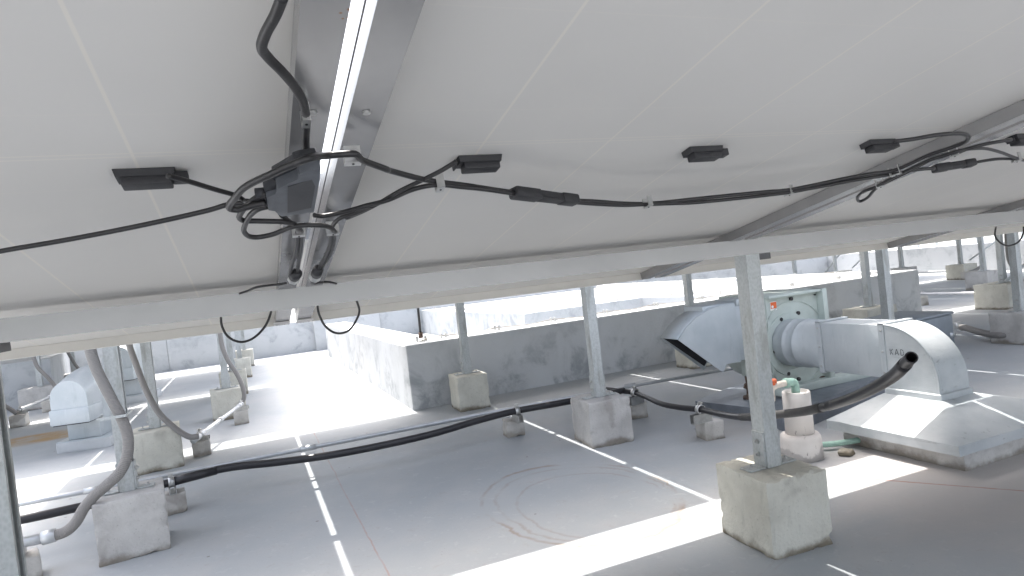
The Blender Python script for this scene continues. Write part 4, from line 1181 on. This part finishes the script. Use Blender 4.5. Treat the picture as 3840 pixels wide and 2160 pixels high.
# horizontal section
part('duct_section', bbox((XL+.002, 1.684, ZB), (XR-.002, yj, ZT-.001), None, .0015), 'duct_paint', Dt)
for y in (yj-.006, 1.672):
    bm = bmesh.new()
    for lo, hi in (((XL-.004, y, ZB-.004), (XL+.001, y+.022, ZT+.003)), ((XL-.004, y, ZT+.0005), (XR+.004, y+.022, ZT+.006)), ((XL-.004, y, ZB-.008), (XR+.004, y+.022, ZB-.003)), ((XR-.001, y, ZB-.004), (XR+.004, y+.022, ZT+.003))):
        box(bm, lo, hi)
    part('duct_flange', bm, 'duct_paint', Dt)
for yy in (yj+.005, 1.683):
    for zz in (.225, .30, .375):
        part('flange_screw', cyl((XL-.004, yy, zz), (XL-.0075, yy, zz), .0032, 6), 'steel_clip', Dt)
for k in range(1, 14, 2):
    q = math.pi/2*k/14
    part('seam_rivet', cyl((XL-.0002, cyc_-.178*math.sin(q), czc_+.178*math.cos(q)), (XL-.0022, cyc_-.178*math.sin(q), czc_+.178*math.cos(q)), .0022, 8), 'duct_paint', Dt)
# elbow: cheeks with quarter outline, curved outer skin
cyc, czc, Ro = 1.68, .205, .19
arc = [(cyc-Ro*math.sin(q)*1.0, czc+Ro*math.cos(q)) for q in [math.pi/2*k/14 for k in range(15)]]
poly = [(XL, cyc, czc-.055)] + [(XL, cyc+.001, .395)] + [(XL, y, z) for y, z in arc[1:]] + [(XL, arc[-1][0], .150)]
bm = bmesh.new(); prism(bm, poly, (XR-XL, 0, 0))
part('elbow', bm, 'duct_weathered', Dt)
bm = bmesh.new(); V = []
for y, z in arc+[(arc[-1][0], .155)]:
    n_ = Vector((0, y-cyc, max(0, z-czc)))
    n_ = n_.normalized() if n_.length > 0 else Vector((0, -1, 0))
    for xx in (XL-.003,): pass
    V.append([bm.verts.new(Vector((XL-.003, y, z))+n_*.004), bm.verts.new(Vector((XL+.004, y, z))+n_*.004), bm.verts.new(Vector((XL+.004, y, z))-n_*.002), bm.verts.new(Vector((XL-.003, y, z))-n_*.002)])
for i in range(len(V)-1):
    for j in range(4): bm.faces.new((V[i][j], V[i][(j+1) % 4], V[i+1][(j+1) % 4], V[i+1][j]))
part('seam_lip', bm, 'duct_paint', Dt, True)
# collar at the foot of the riser
bm = bmesh.new(); box(bm, (XL-.006, 1.482, .146), (XR+.006, 1.690, .172)); bmesh.ops.bevel(bm, geom=list(bm.edges), offset=.003, segments=1, affect='EDGES')
part('riser_collar', bm, 'duct_weathered', Dt)
# pyramid
bx0, by0, bx1, by1 = 1.825, 1.285, 2.46, 1.75
tp = [(XL-.01, 1.478), (XR+.01, 1.478), (XR+.01, 1.694), (XL-.01, 1.694)]
bs = [(bx0, by0), (bx1, by0), (bx1, by1), (bx0, by1)]
bm = bmesh.new()
v0 = [bm.verts.new((x, y, .056)) for x, y in bs]; v1 = [bm.verts.new((x, y, .087)) for x, y in bs]; v2 = [bm.verts.new((x, y, .152)) for x, y in tp]
for A, B in ((v0, v1), (v1, v2)):
    for i in range(4): bm.faces.new((A[i], A[(i+1) % 4], B[(i+1) % 4], B[i]))
bm.faces.new(v0[::-1]); bm.faces.new(v2)
bmesh.ops.subdivide_edges(bm, edges=list(bm.edges), cuts=7, use_grid_fill=True)
for v in bm.verts:
    v.co += noise.noise_vector(v.co*16)*.0028
part('pyramid_skirt', bm, 'duct_weathered', Dt)
part('base_curb', rough_block((bx0+bx1)/2+.02, (by0+by1)/2, -.002, bx1-bx0-.05, by1-by0-.04, .058, 0, 77, cuts=8, bev=.006), 'concrete_grey', Dt)
# stencilled letters K A D on the elbow cheek
def stroke(bm, pts, w):
    # pts in (u, v): u to the reader's right (towards -y), v up
    (u0, v0_), (u1, v1_) = pts
    L = math.hypot(u1-u0, v1_-v0_); px, py = -(v1_-v0_)/L*w/2, (u1-u0)/L*w/2
    q = [(u0+px, v0_+py), (u1+px, v1_+py), (u1-px, v1_-py), (u0-px, v0_-py)]
    a_ = [bm.verts.new((XL-.0012, 1.657-u, .2915+v)) for u, v in q]
    bm.faces.new(a_)
H = .021
letters = {'K': [((.002, 0), (.002, H*.40)), ((.002, H*.58), (.002, H)), ((.004, H*.5), (.012, H)), ((.0055, H*.42), (.0125, 0))],
           'A': [((0, 0), (.0062, H)), ((.0068, H), (.0135, 0)), ((.004, H*.33), (.0095, H*.33))],
           'D': [((.0015, 0), (.0015, H)), ((.003, H*.96), (.008, H*.94)), ((.008, H*.94), (.0122, H*.70)), ((.0124, H*.62), (.0124, H*.34)), ((.0122, H*.28), (.008, H*.05)), ((.008, H*.05), (.003, H*.03))]}
for ch, off in (('K', 0), ('A', .020), ('D', .0405)):
    bm = bmesh.new()
    for a_, b_ in letters[ch]: stroke(bm, ((a_[0]+off, a_[1]), (b_[0]+off, b_[1])), .0024)
    part('stencil_letter', bm, 'stencil_ink', Dt)

# grey equipment box behind the duct
t = thing('grey_equipment_box', 'blue-grey painted box standing behind the arched duct', 'equipment box', (3.72, 2.8, 0))
mt = Matrix.Translation((3.70, 2.84, 0)) @ Matrix.Rotation(rad(5), 4, 'Z')
part('box_body', bbox((-.12, -.16, 0), (.17, .16, .185), mt, .008), 'grey_box_paint', t)
part('box_lid', bbox((-.20, -.17, .186), (.175, .17, .203), mt, .008), 'grey_box_paint', t)
part('conduit_hub', cyl((3.84, 2.70, .06), (3.90, 2.72, .06), .02, 12), 'emt_silver', t, True)

# ------------------------------------------------------------------ white vent stub with valve
cx, cy = 1.655, 1.705
t = thing('pipe_stub', 'white painted vertical pipe stub with wider mortared foot behind the nearest post', 'pipe stub', (cx, cy, 0))
bm = lathe((cx, cy, -.002), (0, 0, 1), [(0, .068), (.03, .067), (.066, .0655), (.078, .064), (.084, .058), (.086, .048)], 36)
for v in bm.verts: v.co += noise.noise_vector(v.co*30)*.003
part('mortar_foot', bm, 'pipe_white', t, True)
part('pipe_body', lathe((cx, cy, .078), (0, 0, 1), [(0, .0455), (.143, .0445), (.147, .041), (.147, .036), (.138, .035)], 36), 'pipe_white', t, True)
v = thing('water_valve', 'small elbow valve with green elbow and orange handle atop the white stub', 'valve', (cx, cy, .22))
part('green_elbow', tube([(cx, cy, .214), (cx, cy, .240), (cx-.004, cy, .253), (cx-.018, cy, .2575), (cx-.034, cy, .2575)], .0135, 14, 5), 'valve_green', v, True)
part('elbow_rim', cyl((cx-.032, cy, .2575), (cx-.042, cy, .2575), .0165, 14), 'valve_green', v, True)
part('valve_body', tube([(cx-.04, cy, .2575), (cx-.065, cy, .2575), (cx-.09, cy, .254), (cx-.102, cy, .245), (cx-.104, cy, .225)], .0105, 14, 5), 'valve_white', v, True)
part('spout', cyl((cx-.104, cy, .226), (cx-.104, cy, .208), .0125, 12, .010), 'valve_white', v, True)
part('orange_handle', lathe((cx-.092, cy, .258), (0, 0, 1), [(0, .008), (.008, .008), (.009, .0125), (.02, .0115), (.022, .009)], 14), 'valve_orange', v, True)
t = pipe('green_pipe', [(1.70, 1.755, .02), (1.78, 1.70, .02), (1.875, 1.665, .022)], .0095, 'valve_green', 'short weathered green pipe from the white stub to the duct base', 'pipe')
bm = rough_block(1.77, 1.63, -.002, .05, .04, .02, 20, 91, cuts=3, bev=.005, amp=.004)
tag(link('mortar_lump', bm, 'concrete_warm', None, True), 'crumbled mortar lump beside the foot of the white stub', 'mortar')

# ------------------------------------------------------------------ cables under the panels
CG = 'black cables clipped under the panels'
def cable(key, r, label, seg=10, sub=6, mat_='black_rubber'):
    o = link('cable', tube(DATA[key], r, seg, sub), mat_, None, True)
    return tag(o, label, 'cable', CG)
cable('trunk', .0036, 'thick black cable dropping from the top edge into the grey inverter')
cable('left_run', .0028, 'black cable leaving the inverter to the left picture edge')
cable('left_box_lead', .0026, 'short cable from the left junction box to the inverter')
cable('second_run', .0028, 'cable from the inverter under the bright gap to the first connector')
cable('box2_lead', .0026, 'cable from the junction box right of the gap down to the right gland')
cable('loop_b', .0028, 'inner hanging cable loop left below the inverter')
cable('loop_c', .0028, 'lowest hanging cable loop below the inverter crossing the gap')
cable('loop_d', .0026, 'short cable from the inverter bottom to the left gland')
cable('thin_left', .0020, 'thin black wire from the left gland behind the beam')
cable('thin_right', .0020, 'thin black wire from the right gland behind the beam')
cable('loopL', .0022, 'left of two thin black wire loops hanging below the beam')
cable('loopR', .0022, 'right of two thin black wire loops hanging below the beam')
cable('loopF', .0026, 'thin black wire loop hanging below the beam at the right picture edge')
cable('main_run', .0032, 'big looping cable over the inverter clipped right of the gap, ending in a connector')
cable('main_run_b', .0030, 'long upper cable from the connector across to the right junction box')
cable('second_run_b', .0030, 'long lower cable beside the upper one, running to the second connector')
cable('second_run_c', .0026, 'cable from the second connector to the right picture edge')
cable('right_lead', .0028, 'cable from the far right junction box ending in a small hanging loop')
cable('right_lead2', .0026, 'arched cable at right between the two clips near the picture edge')

def connector(key, r, label, wid=1.0):
    a_ = [Vector(p_) for p_ in DATA[key]]
    p0, p1 = a_[0], a_[-1]
    d_ = p1-p0; L = d_.length
    t = thing('cable_connector', label, 'connector', p0, 'black plug connectors in the cable run')
    e1 = d_.normalized()
    up_ = Vector((0, ST, CT)); e2 = up_.cross(e1).normalized(); e3 = e1.cross(e2)
    mt = Matrix((e1, e2, e3)).transposed().to_4x4(); mt.translation = p0
    rw, rh = r, r*.8
    part('plug_half', bbox((0, -rw, -rh), (L*.38, rw, rh), mt, r*.35), 'box_plastic', t)
    part('socket_half', bbox((L*.30, -rw*.82, -rh*.85), (L*.74, rw*.82, rh*.85), mt, r*.2), 'box_plastic', t)
    part('end_nut', bbox((L*.72, -rw*1.02, -rh), (L, rw*1.02, rh), mt, r*.4), 'box_plastic', t)
    for s in (-1, 1):
        part('latch', bbox((L*.28, s*rw*.9-.0009, -rh*.4), (L*.62, s*rw*.9+.0009, rh*.4), mt), 'box_plastic', t)
    return t
connector('connector', .0092, 'long black plug connector in the middle of the long cable run')
connector('connector2', .0085, 'rounded black plug connector at upper right past the second gap')

# steel cable clips
def cable_clip(p, ang, w, h, label):
    t = thing('cable_clip', label, 'cable clip', p, 'small steel cable clips')
    up_ = Vector((0, ST, CT)); e1 = Matrix.Rotation(rad(ang), 3, up_) @ Vector((1, 0, 0)); e1 = (e1-up_*e1.dot(up_)).normalized(); e2 = up_.cross(e1)
    mt = Matrix((e1, e2, up_)).transposed().to_4x4(); mt.translation = Vector(p)
    bm = bmesh.new()
    box(bm, (-w/2, -h/2, -.0058), (w/2, h/2, -.0044), mt)
    box(bm, (-w/2, -h/2-.0014, -.0058), (w/2, -h/2, .010), mt)
    box(bm, (-w/2, h/2, -.0058), (w/2, h/2+.0014, .009), mt)
    part('strip', bm, 'steel_clip', t)
    bm = bmesh.new(); tube([mt @ Vector((0, 0, -.0058)), mt @ Vector((0, 0, -.0066))], .0012, 8, curve=False, bm=bm)
    part('rivet', bm, 'rod_black', t)
names = ['steel clip where the two cables meet left of the middle connector', 'steel clip on the cable right of the middle connector', 'steel clip halfway along the double cable at right', 'steel clip where the double cable crosses the second gap', 'steel clip at the upper fork of the right cables',
         'steel clip above the small hanging loop at right', 'steel clip nearest the right picture edge', 'white clip holding the thick cable above the inverter', 'largest bent steel clip on the frame right of the bright gap', 'steel clip above the left gland', 'steel clip above the right gland']
geo = [(-8, .009, .016), (0, .008, .012), (8, .008, .013), (15, .008, .014), (30, .012, .010), (30, .012, .010), (0, .007, .012), (0, .0065, .0125), (0, .015, .0075), (0, .015, .007), (0, .015, .007)]
for p_, (a_, w_, h_), nm in zip(DATA['clips'], geo, names):
    cable_clip(p_, a_, w_, h_, nm)

# glands by the beam
for key, lab in (('glandL', 'black cable gland with steel nut left of the gap above the beam'), ('glandR', 'black cable gland with steel nut right of the gap above the beam')):
    g_ = [Vector(p_) for p_ in DATA[key]]
    t = thing('cable_gland', lab, 'cable gland', g_[0], 'cable glands above the beam')
    part('gland_body', cyl(g_[0], g_[1], .0080, 16, .0088), 'box_plastic', t, True)
    part('gland_nut', cyl(g_[1], g_[1].lerp(g_[2], .6), .0095, 8), 'steel_clip', t)
    part('gland_tail', cyl(g_[1].lerp(g_[2], .6), g_[2]+(g_[2]-g_[1])*.3, .0055, 10), 'box_plastic', t, True)

# micro inverter
I = thing('micro_inverter', 'dark grey box-shaped micro inverter hanging on the frame left of the bright gap', 'micro inverter', DATA['inv_face'][0])
up_ = Vector((0, ST, CT))
part('case', pprism(DATA['inv_face'], up_*.016, .0012), 'inverter_grey', I)
part('label_plate', pprism(DATA['inv_label'], up_*.0008), 'inverter_dark', I)
part('mounting_bracket', pprism(DATA['inv_top'], up_*.007, .001), 'inverter_dark', I)
part('bracket_ear', pprism(DATA['inv_cap'], up_*.006, .0008), 'inverter_dark', I)
part('port_block', pprism(DATA['inv_knobL'], up_*.014, .001), 'inverter_dark', I)
c0_ = Vector(DATA['inv_face'][8]); c1_ = Vector(DATA['inv_face'][10])
for f in (.2, .55, .85):
    q_ = c0_.lerp(c1_, f)+up_*.007
    part('cable_port', cyl(q_, q_+Vector((-.010, .002, 0)), .0046, 12), 'inverter_dark', I, True)

# screw holes and slots in the frames near the gap (small dark pieces)
def pt(x, y, c): return Vector((x, y, c-.199*y))
for key_, (x, y), lab in (('a', (.067, .574), 'small open screw hole in the frame left of the gap'), ('b', (.112, .575), 'small slotted screw hole in the frame right of the gap')):
    c_ = pt(x, y, FL_C)
    tag(link('screw', cyl(c_-up_*.0004, c_-up_*.0022, .0035, 12), 'steel_clip'), lab.replace('screw hole', 'screw'), 'screw', 'screws in the panel frames')
# corner plates at the low end of the gap
for s, lab in ((-1, 'pale corner plate left of the gap under the low frame edge'), (1, 'pale corner plate right of the gap under the low frame edge')):
    x = seam0+s*.008
    a_ = pt(min(x, x+s*.036), 1.60, FL_C-.0012); b_ = pt(max(x, x+s*.036), 1.60, FL_C-.0012)
    bm = bmesh.new()
    prism(bm, [a_, b_, pt(b_.x, 1.632, FL_C-.0012), pt(a_.x, 1.632, FL_C-.0012)], -up_*.0012)
    tag(link('corner_plate', bm, 'aluminium'), lab, 'corner plate')

# ------------------------------------------------------------------ beyond the parapet
t = thing('distant_railing', 'pale metal railing of a neighbouring roof beyond the right parapet', 'railing', (14, 8, .0))
bm = bmesh.new()
box(bm, (13.0, 4.0, .44), (13.05, 12.0, .47)); part('rail', bm, 'railing_grey', t)
for i in range(20):
    part('baluster', bbox((13.0, 4.0+i*.4, -.3), (13.04, 4.03+i*.4, .44)), 'railing_grey', t)
bm = bmesh.new(); box(bm, (12.5, 2, -14), (20, 14, -.3))
tag(link('neighbouring_building', bm, 'plaster_wall'), 'neighbouring flat roofed building beyond the right parapet', 'building')
bm = bmesh.new(); box(bm, (-7, -6, -14), (9.9, 9.2, -.31))
tag(link('building', bm, 'plaster_wall'), 'building carrying the roof with the panels', 'building')
